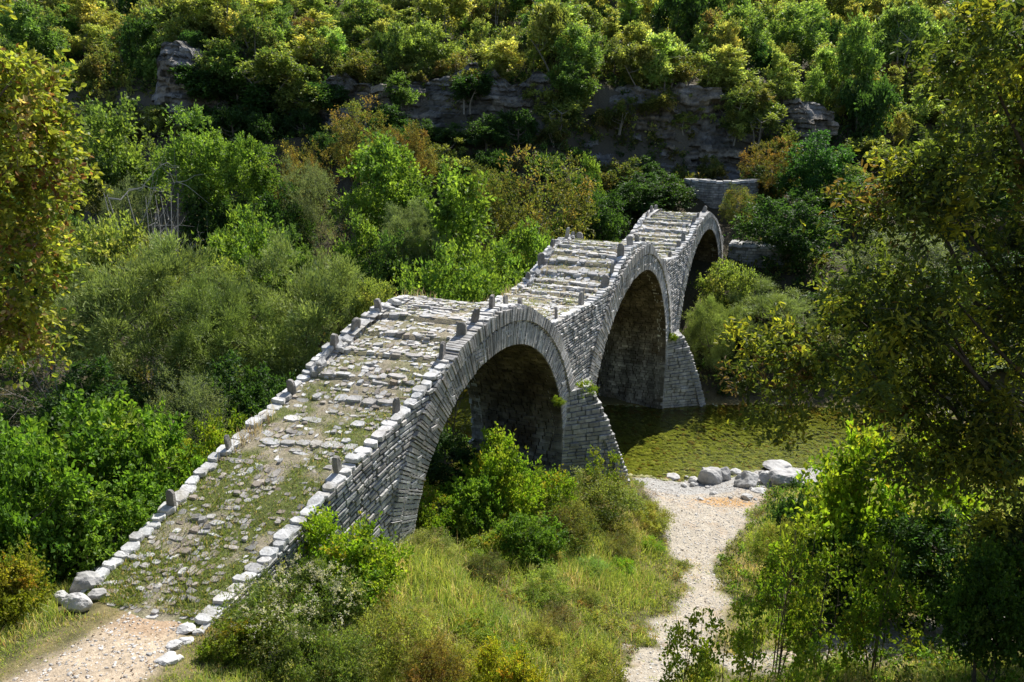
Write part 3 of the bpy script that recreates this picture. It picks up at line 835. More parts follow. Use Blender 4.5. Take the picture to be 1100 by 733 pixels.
def boulder(seed, dims, tone=.34, cuts=7, rough=.16, smooth=True):
    tone = tone * 1.12; cuts += 4; smooth = False
    """water-worn block: a ball cut by planes and roughened"""
    rng = np.random.default_rng(seed); v = ICO3[0].copy()
    for _ in range(cuts):
        n = nrm(rng.normal(size=3)); d = rng.uniform(.6, .9)
        over = v @ n - d
        v -= np.where(over > 0, over, 0)[:, None] * n * .92
    v *= 1 + rough * (fbm(v[:, 0] * 2 + seed, v[:, 1] * 2 + v[:, 2], seed % 40) - .5)[:, None] * 2
    v *= 1 + .05 * (fbm(v[:, 0] * 6 + seed, v[:, 1] * 6 + v[:, 2] * 3, (seed + 9) % 40) - .5)[:, None] * 2
    v *= np.array(dims) / 2
    c_ = np.array([tone, tone * .99, tone * .98])
    return mesh('boulder', v, [ICO3[1]], np.tile(c_, (len(ICO3[1]), 1)), M_BOULDER, smooth)
def rock(px, py, wpx, hpx, seed, label, tone=.34, cuts=7, dr=1.0, sink=.32, name='boulder', cat='boulder', group=None, rz=None, smooth=True):
    x, y, z = ground_at(px, py)
    r = ray(px, py); dist = np.linalg.norm(np.array([x, y, z - CAMH])); m_ = dist / FPX * np.linalg.norm([1, (px - 550) / FPX]) ** 0
    w, h = wpx * m_, hpx * m_ * 1.1
    o = link(name, boulder(seed, (w, w * dr, h), tone, cuts, smooth=smooth), None, (x, y + w * dr * .3, g1(x, y + w * dr * .3) + h * (.5 - sink)))
    o.rotation_euler = (0, 0, rz if rz is not None else seed * .37 % .6 - .3)
    return tag(o, label, cat, group)
rock(764, 520, 27, 23, 1, 'large rounded grey boulder at the waterline, left of the squared block', .33, 8)
rock(779, 517, 16, 20, 2, 'upright grey boulder leaning against the right side of the large rounded boulder', .32, 6)
rock(746, 519, 11, 8, 3, 'small pale rounded rock just left of the large rounded boulder', .42, 5)
rock(723, 516, 16, 9, 4, 'low pale rock alone at the left end of the river shore', .45, 6)
rock(791, 511, 13, 8, 5, 'flat whitish rock in the gap between the two biggest boulders', .48, 6)
rock(805, 524, 26, 23, 6, 'squared grey block of rock in the middle of the boulder row', .33, 10)
rock(826, 521, 19, 16, 7, 'smooth egg-shaped pale grey boulder right of the squared block', .42, 3)
rock(846, 524, 38, 26, 8, 'broad light grey rock mass at the right end of the boulder row', .37, 9, .8)
rock(838, 507, 30, 10, 9, 'low flat grey rock behind the egg-shaped boulder at the water edge', .40, 8)
rock(803, 537, 12, 7, 10, 'small flat stone lying on the gravel below the squared block', .42, 6)
rock(816, 530, 15, 6, 11, 'thin flat pale slab in front of the egg-shaped boulder', .47, 6)
rng = np.random.default_rng(61)
for k in range(26):
    px, py = rng.uniform(712, 856), rng.uniform(508, 540)
    w = rng.uniform(4, 8); rock(px, py, w, w * rng.uniform(.5, .8), 70 + k, 'fist-sized grey stone lying on the gravel shore among the boulders', rng.uniform(.3, .45), 6, 1, .35, 'shore_stone', 'stone', 'small stones of the gravel shore')
# stones tumbled at the foot of the left parapet
LS = [(90, 640, 34, 20, 'grey squared block, largest of the tumbled stones at the left foot of the bridge', .36, 9), (107, 630, 34, 16, 'whitish slab lying on top of the tumbled stones at the left foot of the bridge', .52, 8),
      (80, 659, 24, 15, 'white angular stone, lowest of the tumbled stones at the left foot of the bridge', .52, 9), (118, 640, 26, 11, 'flat pale slab at the right edge of the tumbled stones by the path', .5, 8),
      (103, 646, 15, 10, 'small brownish stone in the middle of the tumbled stones', .36, 7), (66, 650, 15, 11, 'small pale stone at the far left of the tumbled stones', .48, 7), (130, 625, 22, 12, 'pale pinkish stone where the tumbled heap meets the left parapet', .5, 8)]
for k, (px, py, w, h, lb, t, cu) in enumerate(LS):
    rock(px, py, w * 1.05, h * 1.15, 20 + k, lb, t * .86, cu, .8, .12, 'loose_stone', 'stone', 'tumbled stones at the left end of the bridge', smooth=False)
for k, (px, py, w, h) in enumerate([(176, 716, 26, 10), (186, 700, 17, 8), (198, 693, 15, 7), (197, 681, 19, 8), (210, 668, 17, 8), (219, 655, 20, 8), (229, 643, 17, 7), (238, 633, 18, 8), (212, 683, 12, 6), (190, 711, 12, 6)]):
    rock(px, py, w, h, 40 + k, 'pale flat edging stone along the right side of the dirt path' if k else 'big white edging stone nearest the viewer, right side of the dirt path', .5, 9, .8, .28, 'edging_stone', 'stone', 'edging stones of the dirt path', smooth=False)

# ------------------------------------------------------------------ foliage
def leaf_geo(P, D, Nn, L, W, hi=False, fold=.18):
    S = nrm(np.cross(D, Nn)); Nn = np.cross(S, D); L = L[:, None]; W = W[:, None]; n = len(P)
    if not hi:
        m_ = P + D * L * .45 + Nn * W * fold
        V = np.stack([P, m_ + S * W * .5, P + D * L, m_ - S * W * .5], 1)
        return V.reshape(-1, 3), [np.arange(n * 4).reshape(n, 4)], 1
    m1 = P + D * L * .30 + Nn * W * fold; m2 = P + D * L * .68 + Nn * W * fold * .8; tip = P + D * L - Nn * L * .12; md = P + D * L * .5 - Nn * L * .02
    V = np.stack([P, m1 + S * W * .45, m2 + S * W * .42, tip, m2 - S * W * .42, m1 - S * W * .45], 1)
    o = (np.arange(n) * 6)[:, None]
    return V.reshape(-1, 3), [np.concatenate([o + np.array([[0, 1, 2, 3]]), o + np.array([[0, 3, 4, 5]])])], 2

def pick(rng, pal, n):
    p = np.array([c_[3] for c_ in pal], float); p /= p.sum()
    return 1.3 * np.array([c_[:3] for c_ in pal])[rng.choice(len(pal), n, p=p)]

def crown_mesh(seed, clumps, pal, ntw=14, nlf=9, L=.14, W=.07, up=.3, outw=.6, twl=1.0, droop=.15, align=.55, nup=.8, hi=False, mixl=.25, cvar=.18, twigs=None, core=.2):
    """clumps (n,4): centre and radius. Leaves sit along short twigs that fan out of each clump."""
    rng = np.random.default_rng(seed); cl = np.asarray(clumps, float); C = len(cl); ctr = cl[:, :3].mean(0)
    od = nrm(cl[:, :3] - ctr)
    d = nrm(rng.normal(size=(C, ntw, 3)) + od[:, None] * outw + np.array([0, 0, up]))
    ln = cl[:, 3][:, None] * rng.uniform(.5, 1.15, (C, ntw)) * twl
    st = cl[:, None, :3] + rng.normal(size=(C, ntw, 3)) * cl[:, None, 3:4] * core
    t = rng.uniform(.15, 1, (C, ntw, nlf)) ** .8
    p = st[:, :, None] + d[:, :, None] * (ln[:, :, None] * t)[..., None]
    p[..., 2] -= droop * ln[:, :, None] * t ** 2
    p = p + rng.normal(size=p.shape) * L * .35
    D = nrm(d[:, :, None] * align + rng.normal(size=p.shape) * (1 - align)); D[..., 2] -= droop * .4; D = nrm(D)
    Nn = nrm(rng.normal(size=p.shape) * .8 + np.array([0, 0, nup]))
    n = C * ntw * nlf
    cc = pick(rng, pal, C) * rng.normal(1, cvar, (C, 1)).clip(.55, 1.6)
    lc = np.repeat(cc, ntw * nlf, 0); rnd = rng.random(n) < mixl
    lc = np.where(rnd[:, None], pick(rng, pal, n), lc) * rng.normal(1, .16, (n, 1)).clip(.5, 1.6)
    Ls = L * rng.uniform(.6, 1.25, n); Ws = W * rng.uniform(.7, 1.2, n)
    V, F, k = leaf_geo(p.reshape(-1, 3), D.reshape(-1, 3), Nn.reshape(-1, 3), Ls, Ws, hi)
    return V, F, (np.concatenate([lc] * k) if k > 1 else lc), (st.reshape(-1, 3), (st + d * (ln * .9)[..., None]).reshape(-1, 3))

def lobe_clumps(rng, lobes, n, r, rv=.35, zmin=None, shell=.55):
    w = np.array([l[3] * l[4] * l[5] for l in lobes]) ** .7; w /= w.sum(); out = []
    for k in rng.choice(len(lobes), n, p=w):
        l = lobes[k]; v = nrm(rng.normal(size=3)) * rng.uniform(shell, 1.0)
        p = np.array(l[:3]) + v * np.array(l[3:6])
        if zmin is not None and p[2] < zmin: p[2] = zmin + rng.uniform(0, .3)
        out.append((*p, r * rng.uniform(1 - rv, 1 + rv)))
    return np.array(out)

def limb_mesh(seed, clumps, base_r, trunk_top, stems=1, spread=.25, nl=18, bark=(.16, .13, .10), bare=0, lean=(0, 0)):
    rng = np.random.default_rng(seed); buf = Buf(); cl = np.asarray(clumps)
    sts = []
    for k in range(stems):
        a = rng.uniform(0, 6.28); b = np.array([math.cos(a), math.sin(a), 0]) * (spread * .3 if stems > 1 else 0)
        e = b * 3 + np.array([rng.normal(0, spread * .4) + lean[0], rng.normal(0, spread * .4) + lean[1], trunk_top])
        tt = np.linspace(0, 1, 7)[:, None]; pts = b + (e - b) * tt + np.sin(tt * 3.1) * rng.normal(0, .05, 3) * trunk_top; pts[0, 2] -= .25
        tube(buf, pts, base_r * (1.15 - .8 * tt[:, 0]) / stems ** .4, np.array(bark), 6); sts.append((pts, base_r / stems ** .4))
    for k in rng.permutation(len(cl))[:nl]:
        c_ = cl[k, :3]; pts, r_ = sts[int(rng.integers(stems))]
        i_ = int(np.clip(np.argmin(np.abs(pts[:, 2] - (c_[2] - .5 * np.hypot(*(c_[:2] - pts[3, :2]))))), 1, 6)); s_ = pts[i_]
        tt = np.linspace(0, 1, 6)[:, None]; m_ = s_ + (c_ - s_) * tt; m_[:, 2] -= np.sin(tt[:, 0] * 3.14) * .08 * np.linalg.norm(c_ - s_); m_ += rng.normal(0, .03, m_.shape) * np.linalg.norm(c_ - s_) * np.sin(tt * 3.14)
        tube(buf, m_, r_ * .42 * (1.05 - .85 * tt[:, 0]), np.array(bark) * rng.uniform(.8, 1.2), 5)
        for b_ in range(bare):
            e = m_[int(rng.integers(2, 6))]; d = nrm(nrm(c_ - s_) + rng.normal(size=3) * .6) * np.linalg.norm(c_ - s_) * rng.uniform(.25, .6)
            tube(buf, e + d * np.linspace(0, 1, 4)[:, None] + rng.normal(0, .02, (4, 3)), r_ * .16 * np.array([1, .8, .55, .2]), np.array(bark) * rng.uniform(.8, 1.3), 4)
    return buf

YG = [(.205, .23, .065, 4), (.165, .205, .055, 3), (.25, .245, .075, 1.6), (.085, .125, .035, 1.8)]
GREEN = [(.085, .14, .035, 4), (.11, .165, .04, 3), (.06, .105, .03, 2)]
BRIGHT = [(.12, .19, .035, 4), (.155, .22, .04, 3), (.08, .14, .03, 2)]
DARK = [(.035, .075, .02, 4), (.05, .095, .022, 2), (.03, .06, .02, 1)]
OLIVE = [(.09, .105, .03, 3), (.125, .125, .035, 3), (.15, .115, .04, 1.0), (.075, .11, .028, 2)]
WILLOW = [(.17, .21, .075, 4), (.21, .25, .085, 3), (.11, .145, .06, 2), (.19, .23, .07, 1)]
GREYG = [(.12, .15, .085, 3), (.10, .125, .065, 2), (.14, .16, .10, 1)]
RUSSET = [(.16, .095, .04, 3), (.15, .10, .045, 2), (.13, .12, .03, 2)]
TWIG = [(.15, .125, .11, 3), (.12, .10, .085, 2)]

class Proto: pass
DOME = [(0, 0, .5, .4, .4, .42), (.2, .1, .62, .28, .3, .3), (-.2, -.08, .55, .3, .3, .35)]
ROUND = [(0, 0, .66, .36, .36, .3), (.2, .1, .52, .26, .26, .24), (-.22, -.05, .55, .26, .26, .26), (.02, -.2, .45, .24, .24, .2)]
BUSH = [(0, 0, .42, .42, .42, .42), (.26, .05, .4, .24, .28, .34), (-.25, .1, .38, .26, .26, .32), (.05, -.22, .36, .3, .25, .3)]
TALL = [(0, 0, .7, .28, .28, .28), (.12, .05, .48, .3, .3, .24), (-.14, -.05, .42, .3, .3, .24)]
def proto(seed, h, w, lobes, n, r, pal, trunk=.09, ttop=.55, stems=1, nl=16, bark=(.15, .125, .10), single=False, bare=0, zmin=.25, shell=.55, leafm=None, **kw):
    rng = np.random.default_rng(seed)
    lb = [(a * w, b * w, c_ * h, d * w, e * w, f * h) for a, b, c_, d, e, f in lobes]
    cl = lobe_clumps(rng, lb, n, r, zmin=zmin, shell=shell); p = Proto(); p.h, p.w = h * 1.0, w
    V, F, C, _ = crown_mesh(seed, cl, pal, **kw)
    # measured extents, so that a copy can be given its height and spread
    p.h = np.percentile(V[:, 2], 99.7); p.w = np.percentile(V[:, 0], 99.2) - np.percentile(V[:, 0], .8)
    tb = limb_mesh(seed + 1, cl, trunk, ttop * h, stems, .25 * w, nl, bark, bare)
    if single:
        buf = tb; nb = sum(len(x) for k in buf.P for x in buf.P[k]); buf.add(V, F, [C])
        me = buf.mesh('tree', [M_LEAF, M_BARK])
        mi = np.zeros(len(me.polygons), np.int32); mi[:nb] = 1; me.polygons.foreach_set('material_index', mi)
        p.crown, p.trunk = me, None
    else:
        p.crown = mesh('crown', V, F, C, leafm or M_LEAF); p.trunk = tb.mesh('trunk', M_BARK)
    return p

def plant(p, x, y, h, w, label, cat='tree', name='tree', group=None, rz=0, tint=(1, 1, 1), z=None, parts=('crown', 'trunk')):
    z = g1(x, y) - .1 if z is None else z
    sx = w / p.w; sz = h / p.h
    if p.trunk is None:
        o = link(name, p.crown, None, (x, y, z)); o.color = (*tint, 1); o.scale = (sx, sx, sz)
    else:
        o = link(name, None, None, (x, y, z)); o.empty_display_size = .3
        zc_ = min(sz, sx * (1.2 if cat == 'tree' else 1.5)); lift = h - p.h * zc_
        c_ = link(parts[0], p.crown, o, (0, 0, lift)); c_.color = (*tint, 1); c_.scale = (sx, sx, zc_)
        t_ = link(parts[1], p.trunk, o); t_.scale = (sx, sx, sz)
    o.rotation_euler = (0, 0, rz)
    return tag(o, label, cat, group)
def stand(p, px, ptop, Y, wpx, label, **kw):
    """a plant whose top and spread are read off the photograph, standing at distance Y"""
    a = at(px, ptop, Y); z = g1(a[0], Y) - .1
    dep = Y * CP - (a[2] - CAMH) * SP
    return plant(p, a[0], Y, max(.4, a[2] - z), wpx * dep / FPX, label, z=z, **kw)

# prototypes
BROAD = [proto(100 + k, 5, 4.2, ROUND, 60, .62, GREEN, L=.17, W=.10, ntw=16, nlf=12, trunk=.10, up=.35) for k in range(2)]
BRITE = [proto(110 + k, 5, 4.2, ROUND if k else TALL, 60, .6, BRIGHT, L=.17, W=.10, ntw=16, nlf=12, trunk=.09, up=.5) for k in range(2)]
WILL = [proto(120 + k, 5, 6, DOME + BUSH, 90, .6, WILLOW, L=.16, W=.032, ntw=38, nlf=15, up=1.0, outw=1.0, align=.8, nup=.1, twl=1.1, droop=.1, stems=4, trunk=.12, core=.22, cvar=.22, leafm=M_WILLOW) for k in range(2)]
OLIV = [proto(130 + k, 4.5, 5, BUSH + DOME, 100, .55, OLIVE, L=.12, W=.06, ntw=18, nlf=10, stems=3, up=.4, cvar=.25) for k in range(2)]
GREY_ = proto(140, 4, 4, BUSH, 70, .5, GREYG, L=.12, W=.03, ntw=18, nlf=12, stems=4, up=.7, align=.7)
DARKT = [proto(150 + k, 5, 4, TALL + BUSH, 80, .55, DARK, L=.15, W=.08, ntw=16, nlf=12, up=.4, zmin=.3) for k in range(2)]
TWIGGY = proto(160, 3, 3, BUSH, 60, .4, TWIG, L=.10, W=.02, ntw=8, nlf=5, stems=5, bare=7, bark=(.28, .26, .245), nl=30, up=.6, align=.7, trunk=.06)
BARE = proto(165, 3, 3.2, BUSH + TALL, 60, .3, TWIG, L=.05, W=.012, ntw=5, nlf=1, stems=9, bare=8, bark=(.46, .43, .40), nl=60, trunk=.05, ttop=.75)
SPRIG = [proto(170 + k, 2.6, 3, BUSH, 60, .42, BRIGHT if k else YG, L=.14, W=.075, ntw=10, nlf=12, up=1.3, outw=.3, twl=1.6, align=.5, stems=5, trunk=.05) for k in range(2)]
def rand_lobes(seed):
    r_ = np.random.default_rng(seed); tall = r_.uniform(.8, 1.2); out = []
    for k in range(int(r_.integers(4, 8))):
        q_ = r_.uniform(.12, .3); out.append((r_.normal(0, .17), r_.normal(0, .17), r_.uniform(.3, .92 - q_ * .6), q_, q_ * r_.uniform(.8, 1.2), q_ * r_.uniform(.6, 1.1)))
    return out
HILL = [proto(180 + k, [3.6, 3.0, 4.2, 3, 3.6, 3.6, 3.2, 4.4][k], 3.4, rand_lobes(880 + k), [46, 40, 30, 46, 46, 46, 52, 36][k], [.42, .38, .36, .42, .44, .42, .34, .36][k], [YG, YG, YG, OLIVE, GREEN, DARK, YG, YG][k], L=.18, W=.105, ntw=13, nlf=11, up=[.6, .9, .4, .6, .6, .5, 1.1, .7][k], twl=1.3,
              single=True, cvar=.26, stems=[1, 3, 1, 3, 1, 2, 4, 1][k], trunk=.07, zmin=.1, bark=(.24, .22, .19)) for k in range(8)]
HRUS = proto(188, 3, 3.2, BUSH, 40, .42, RUSSET, L=.17, W=.09, ntw=12, nlf=10, up=.6, twl=1.2, single=True)
HDARK = [proto(190 + k, 3.4, 3.4, [BUSH, TALL][k], 46, .44, DARK, L=.18, W=.10, ntw=13, nlf=11, up=.5, twl=1.2, single=True) for k in range(2)]

# ---- the slope above and below the cliff
rng = np.random.default_rng(404)
def scatter(n, fn, dmin, seed, tries=6000):
    r_ = np.random.default_rng(seed); out = []
    for _ in range(tries):
        if len(out) >= n: break
        x, y, d = fn(r_)
        if x is None: continue
        if all((x - a) ** 2 + (y - b) ** 2 > (dmin * d) ** 2 for a, b in out): out.append((x, y))
    return out
def upper(r_):
    x = r_.uniform(-52, 52); yc = float(cliff_y(np.array([x]))[0]); y = yc + 1.3 + r_.random() ** 1.2 * 34
    if abs(x) > .68 * y: return None, 0, 0
    return x, y, 1 + .012 * (y - yc)
HL = {'yg': ('yellow-green leafy tree on the upper slope above the cliff', 'yellow-green trees above the cliff'),
      'ol': ('olive-brown autumn shrub on the upper slope above the cliff', 'olive-brown shrubs above the cliff'),
      'gr': ('mid-green leafy tree on the upper slope above the cliff', 'green trees above the cliff'),
      'ru': ('rusty orange autumn shrub on the upper slope above the cliff', 'rusty shrubs above the cliff'),
      'dk': ('dark green tree on the upper slope above the cliff', 'dark trees above the cliff')}
for x, y in scatter(330, upper, 1.45, 1, 20000):
    u = rng.random(); s = rng.uniform(.5, .85) + .7 * rng.random() ** 3; right = x > 12
    if u < .62: k, p, cat = 'yg', HILL[(0, 1, 2, 6, 7)[int(rng.integers(5))]], 'tree'
    elif u < .74: k, p, cat = 'ol', HILL[3], 'shrub'
    elif u < .87: k, p, cat = 'gr', HILL[4], 'tree'
    elif u < .895: k, p, cat = 'ru', HRUS, 'shrub'
    else: k, p, cat = 'dk', HDARK[int(rng.integers(2))], 'tree'
    hh = 3.5 * s * (1.25 if right else 1) * rng.uniform(.75, 1.3)
    plant(p, x, y, hh, 3.2 * s, HL[k][0], cat, 'hillside_tree' if cat == 'tree' else 'hillside_shrub', HL[k][1], rng.uniform(0, 6.28), tuple(rng.normal(1.22, .22) * np.array([rng.normal(1.02, .10), 1, 1.1])))
def foot(r_):
    x = r_.uniform(-42, 44)
    if 4 < x < 19 and r_.random() < .8: return None, 0, 0
    yc = float(cliff_y(np.array([x]))[0]); y = yc - 1.2 - r_.random() * 6.5
    return x, y, 1
for x, y in scatter(64, foot, 1.7, 2):
    u = rng.random(); s = rng.uniform(.7, 1.1); ri = x > 17
    p, lb, gp, nm = (HDARK[int(rng.integers(2))], 'dark green bush in the shade at the foot of the cliff', 'dark bushes at the cliff foot', 'dark_bush') if u < .55 and not ri else \
                (HILL[int(rng.integers(3))], 'yellow-green bush among the shade at the foot of the cliff', 'yellow-green bushes at the cliff foot', 'green_bush') if u < .85 else (HILL[3], 'olive bush at the foot of the cliff', 'olive bushes at the cliff foot', 'olive_bush')
    plant(p, x, y, 2.4 * s, 2.8 * s, lb, 'bush', nm, gp, rng.uniform(0, 6.28), (.9, .9, .9))
def lip(r_):
    x = r_.uniform(-20, 24); return x, float(cliff_y(np.array([x]))[0]) + r_.uniform(.4, 2.2), 1
for x, y in scatter(15, lip, 1.5, 3):
    s = rng.uniform(.6, 1.1); k = int(rng.integers(4))
    plant(HILL[k], x, y, 2.2 * s, 3.0 * s, ('olive' if k == 3 else 'yellow-green') + ' shrub hanging over the lip of the cliff', 'shrub', 'hanging_shrub', ('olive' if k == 3 else 'yellow-green') + ' shrubs on the cliff lip', rng.uniform(0, 6.28))
# clumps growing on ledges in the face of the cliff
for px, py, w, k in ((226, 62, 46, 0), (252, 72, 52, 4), (286, 74, 50, 1), (212, 84, 36, 5), (190, 118, 50, 2), (235, 95, 50, 5), (275, 110, 60, 5), (320, 95, 60, 0), (355, 105, 40, 5), (225, 130, 50, 3), (300, 135, 50, 5), (410, 130, 40, 5), (500, 95, 40, 5), (815, 128, 46, 1), (838, 150, 50, 3), (795, 105, 44, 2), (790, 130, 40, 2), (600, 118, 55, 1), (560, 165, 50, 1), (520, 150, 45, 0), (620, 85, 44, 4), (665, 120, 36, 3), (430, 95, 40, 4), (590, 160, 34, 2)):
    a = at(px, py, 1); x = a[0] * 57; yy = float(cliff_y(np.array([x]))[0]) - .5; a = at(px, py, yy); ww = w * yy / FPX
    hh = ww * .95
    plant(HILL[k], a[0], yy, hh, ww, 'bush growing out of a ledge in the face of the cliff', 'bush', 'ledge_bush', 'bushes on the cliff ledges', rng.uniform(0, 6.28), (.85, .9, .9), z=a[2] - hh * .6)

# ---- valley floor behind the bridge, far bank (each read off the photograph)
G_ = 'trees and bushes of the valley floor'
stand(WILL[0], 150, 258, 26, 200, 'huge rounded feathery willow shrub left of the bridge, second from the yellow-leaved tree', name='willow', group='feathery willows', rz=.3)
stand(WILL[1], 330, 262, 27, 165, 'huge rounded feathery willow shrub touching the left parapet of the bridge', name='willow', group='feathery willows', rz=2.1)
stand(WILL[1], 232, 292, 25, 120, 'darker feathery willow squeezed between the two huge rounded willows', name='willow', group='feathery willows', rz=4.1, tint=(.85, .9, .8))
stand(DARKT[1], 250, 385, 22.5, 120, 'low bush with leaves coloured dark for the shadow under the two huge willows', cat='bush', name='dark_bush', rz=5.0)  # dark leaf colour stands in for the deep shade under the willows
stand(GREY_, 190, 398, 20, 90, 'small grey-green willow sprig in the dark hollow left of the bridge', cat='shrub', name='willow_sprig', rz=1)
stand(SPRIG[0], 118, 232, 31, 95, 'light green bush of upright shoots behind the left willow', cat='bush', name='shoot_bush', rz=.4)
stand(SPRIG[1], 258, 222, 31, 95, 'bright bush of upright shoots between and behind the two willows', cat='bush', name='shoot_bush', rz=2)
stand(SPRIG[0], 238, 278, 28.5, 60, 'yellow-green bush in the notch between the two willows', cat='bush', name='shoot_bush', rz=3)
stand(SPRIG[0], 180, 268, 29, 70, 'pale bush of shoots over the top of the left willow', cat='bush', name='shoot_bush', rz=5)
stand(BROAD[0], 204, 116, 40, 90, 'tall leafy tree with a visible slim trunk, left of the round bright tree', name='tree', rz=.5, tint=(1.4, 1.35, 1.1))
stand(BRITE[1], 264, 146, 39, 62, 'round bright green tree right of the tall slim-trunked tree', name='tree', rz=1.5)
stand(BARE, 150, 162, 33, 115, 'bare grey leafless shrub with forking branches', cat='shrub', name='bare_shrub', parts=('crown', 'limbs'))
stand(GREY_, 135, 190, 37, 60, 'grey-green shrub behind the bare leafless shrub', cat='shrub', name='grey_shrub')
stand(BROAD[1], 112, 108, 47, 90, 'pale green tree with several thin grey trunks at the left of the slope', name='tree', rz=2, tint=(1.35, 1.2, 1.2))
stand(OLIV[0], 60, 150, 44, 80, 'olive tree behind the yellow-leaved tree at the left edge', name='tree', rz=1)
stand(OLIV[1], 322, 152, 44, 70, 'reddish-brown autumn shrub right of the round bright tree', cat='shrub', name='autumn_shrub', tint=(1.15, .9, .95))
stand(OLIV[0], 388, 106, 47, 78, 'autumn tree with golden brown top below the cliff', name='autumn_tree', rz=2.2, tint=(1.3, 1.1, 1.1))
stand(OLIV[1], 440, 132, 46, 55, 'rusty shrub just right of the golden brown autumn tree', cat='shrub', name='autumn_shrub', rz=4, tint=(1.2, .9, .95))
stand(BRITE[1], 408, 145, 38, 100, 'broad bright green tree in front of the golden brown autumn tree', name='tree', rz=3)
stand(BRITE[0], 480, 182, 34, 115, 'full bright green tree left of the brownish tree behind the bridge', name='tree', rz=.8)
stand(WILL[0], 440, 218, 33, 80, 'grey-green willow against the left side of the full bright tree', name='willow', rz=1.3, tint=(.95, .95, 1.1))
stand(GREY_, 325, 172, 39, 70, 'soft grey-green shrub between the round and the broad bright trees', cat='shrub', name='grey_shrub', rz=2)
stand(TWIGGY, 366, 205, 36, 50, 'grey-purple twiggy shrub in front of the soft grey-green shrub', cat='shrub', name='twiggy_shrub', parts=('crown', 'limbs'), rz=1)
stand(TWIGGY, 352, 238, 33, 44, 'small grey twiggy shrub behind the right willow', cat='shrub', name='twiggy_shrub', parts=('crown', 'limbs'), rz=2)
stand(BRITE[0], 385, 232, 32, 70, 'green bush just behind the right willow', cat='bush', name='green_bush', rz=2.4, tint=(.9, .9, 1))
stand(BROAD[0], 420, 250, 31, 70, 'dark green bush in the gap left of the low bright bushes', cat='bush', name='green_bush', rz=3.3, tint=(.75, .8, .8))
stand(OLIV[0], 572, 163, 39, 132, 'large brownish olive tree standing behind the middle of the bridge', name='autumn_tree', rz=.2, tint=(1.1, 1.05, 1))
stand(OLIV[1], 520, 178, 41, 60, 'olive bush between the full bright tree and the brownish olive tree', cat='bush', name='olive_bush', rz=1.2)
stand(SPRIG[1], 475, 262, 27.5, 95, 'low bright green bush of shoots behind the first hump of the bridge', cat='bush', name='shoot_bush', rz=.9)
stand(SPRIG[1], 530, 262, 29, 90, 'bright green bush of shoots between the first and second humps', cat='bush', name='shoot_bush', rz=2.9)
stand(BRITE[1], 565, 240, 34, 80, 'bright green shrub beside the left parapet of the second hump', cat='shrub', name='green_shrub', rz=4.2)
stand(SPRIG[0], 402, 300, 25.5, 46, 'yellow-green bush of shoots beside the left parapet of the first hump', cat='bush', name='shoot_bush', rz=4)
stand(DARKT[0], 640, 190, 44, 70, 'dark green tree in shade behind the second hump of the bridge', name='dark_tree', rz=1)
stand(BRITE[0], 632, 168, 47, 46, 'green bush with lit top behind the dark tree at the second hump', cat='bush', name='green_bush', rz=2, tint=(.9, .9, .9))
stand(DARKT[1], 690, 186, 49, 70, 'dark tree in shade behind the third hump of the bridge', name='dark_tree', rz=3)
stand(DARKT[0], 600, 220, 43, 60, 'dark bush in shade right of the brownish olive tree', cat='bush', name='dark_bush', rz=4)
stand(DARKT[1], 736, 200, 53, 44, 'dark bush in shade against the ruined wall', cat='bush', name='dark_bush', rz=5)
# right of the bridge
stand(DARKT[0], 848, 206, 43, 98, 'dense dark green tree right of the farthest arch', name='dark_tree', rz=2)
stand(DARKT[1], 884, 142, 50, 78, 'tall dark blue-green tree behind the dense dark tree, right of the farthest arch', name='dark_tree', rz=4, tint=(1.1, 1.3, 1.3))
stand(OLIV[1], 794, 199, 48, 42, 'small olive shrub in front of the ruined wall', cat='shrub', name='olive_shrub', rz=1)
stand(OLIV[0], 832, 150, 52, 64, 'brownish shrub right of the ruined wall', cat='shrub', name='autumn_shrub', rz=3, tint=(1.2, .9, .9))
stand(WILL[1], 826, 306, 37, 105, 'soft green willow bush on the far bank right of the farthest arch', cat='bush', name='willow', rz=1)
stand(WILL[0], 768, 322, 35.5, 66, 'pale willow bush at the water edge beside the far pier', cat='bush', name='willow', rz=2, tint=(1.1, 1.1, 1.0))
stand(SPRIG[0], 785, 282, 39, 60, 'sprawling yellow-green shoots in front of the farthest arch', cat='bush', name='shoot_bush', rz=3, tint=(.85, .9, .9))
stand(DARKT[0], 800, 350, 37.5, 70, 'dark bush overhanging the water on the far bank', cat='bush', name='dark_bush', rz=.2)
stand(GREY_, 965, 240, 40, 120, 'grey-green bush on the far bank seen through the oak', cat='bush', name='grey_shrub', rz=.7)
for k, (px, pt, Y, w, p, lb) in enumerate([(925, 300, 38, 100, DARKT[1], 'dark bank bush just left of the oak branches'), (1010, 290, 38, 110, DARKT[0], 'dark bank bush behind the middle of the oak'), (1085, 270, 37, 110, DARKT[1], 'dark bank bush behind the right of the oak'),
                                           (880, 350, 36, 80, OLIV[1], 'olive bank bush at the far waterline behind the oak tip'), (960, 370, 35.5, 110, OLIV[0], 'olive bank bush low behind the oak'), (1060, 380, 35, 120, DARKT[0], 'dark low bank bush at the right behind the oak'),
                                           (935, 190, 48, 90, BROAD[0], 'green tree behind the upper left of the oak'), (1010, 180, 47, 100, OLIV[1], 'olive tree behind the middle of the oak crown'), (1090, 160, 46, 110, BROAD[1], 'green tree behind the upper right of the oak crown')]):
    stand(p, px, pt, Y, w, lb, cat='tree' if 'tree' in lb else 'bush', name='bank_tree' if 'tree' in lb else 'bank_bush', rz=k * 1.3)
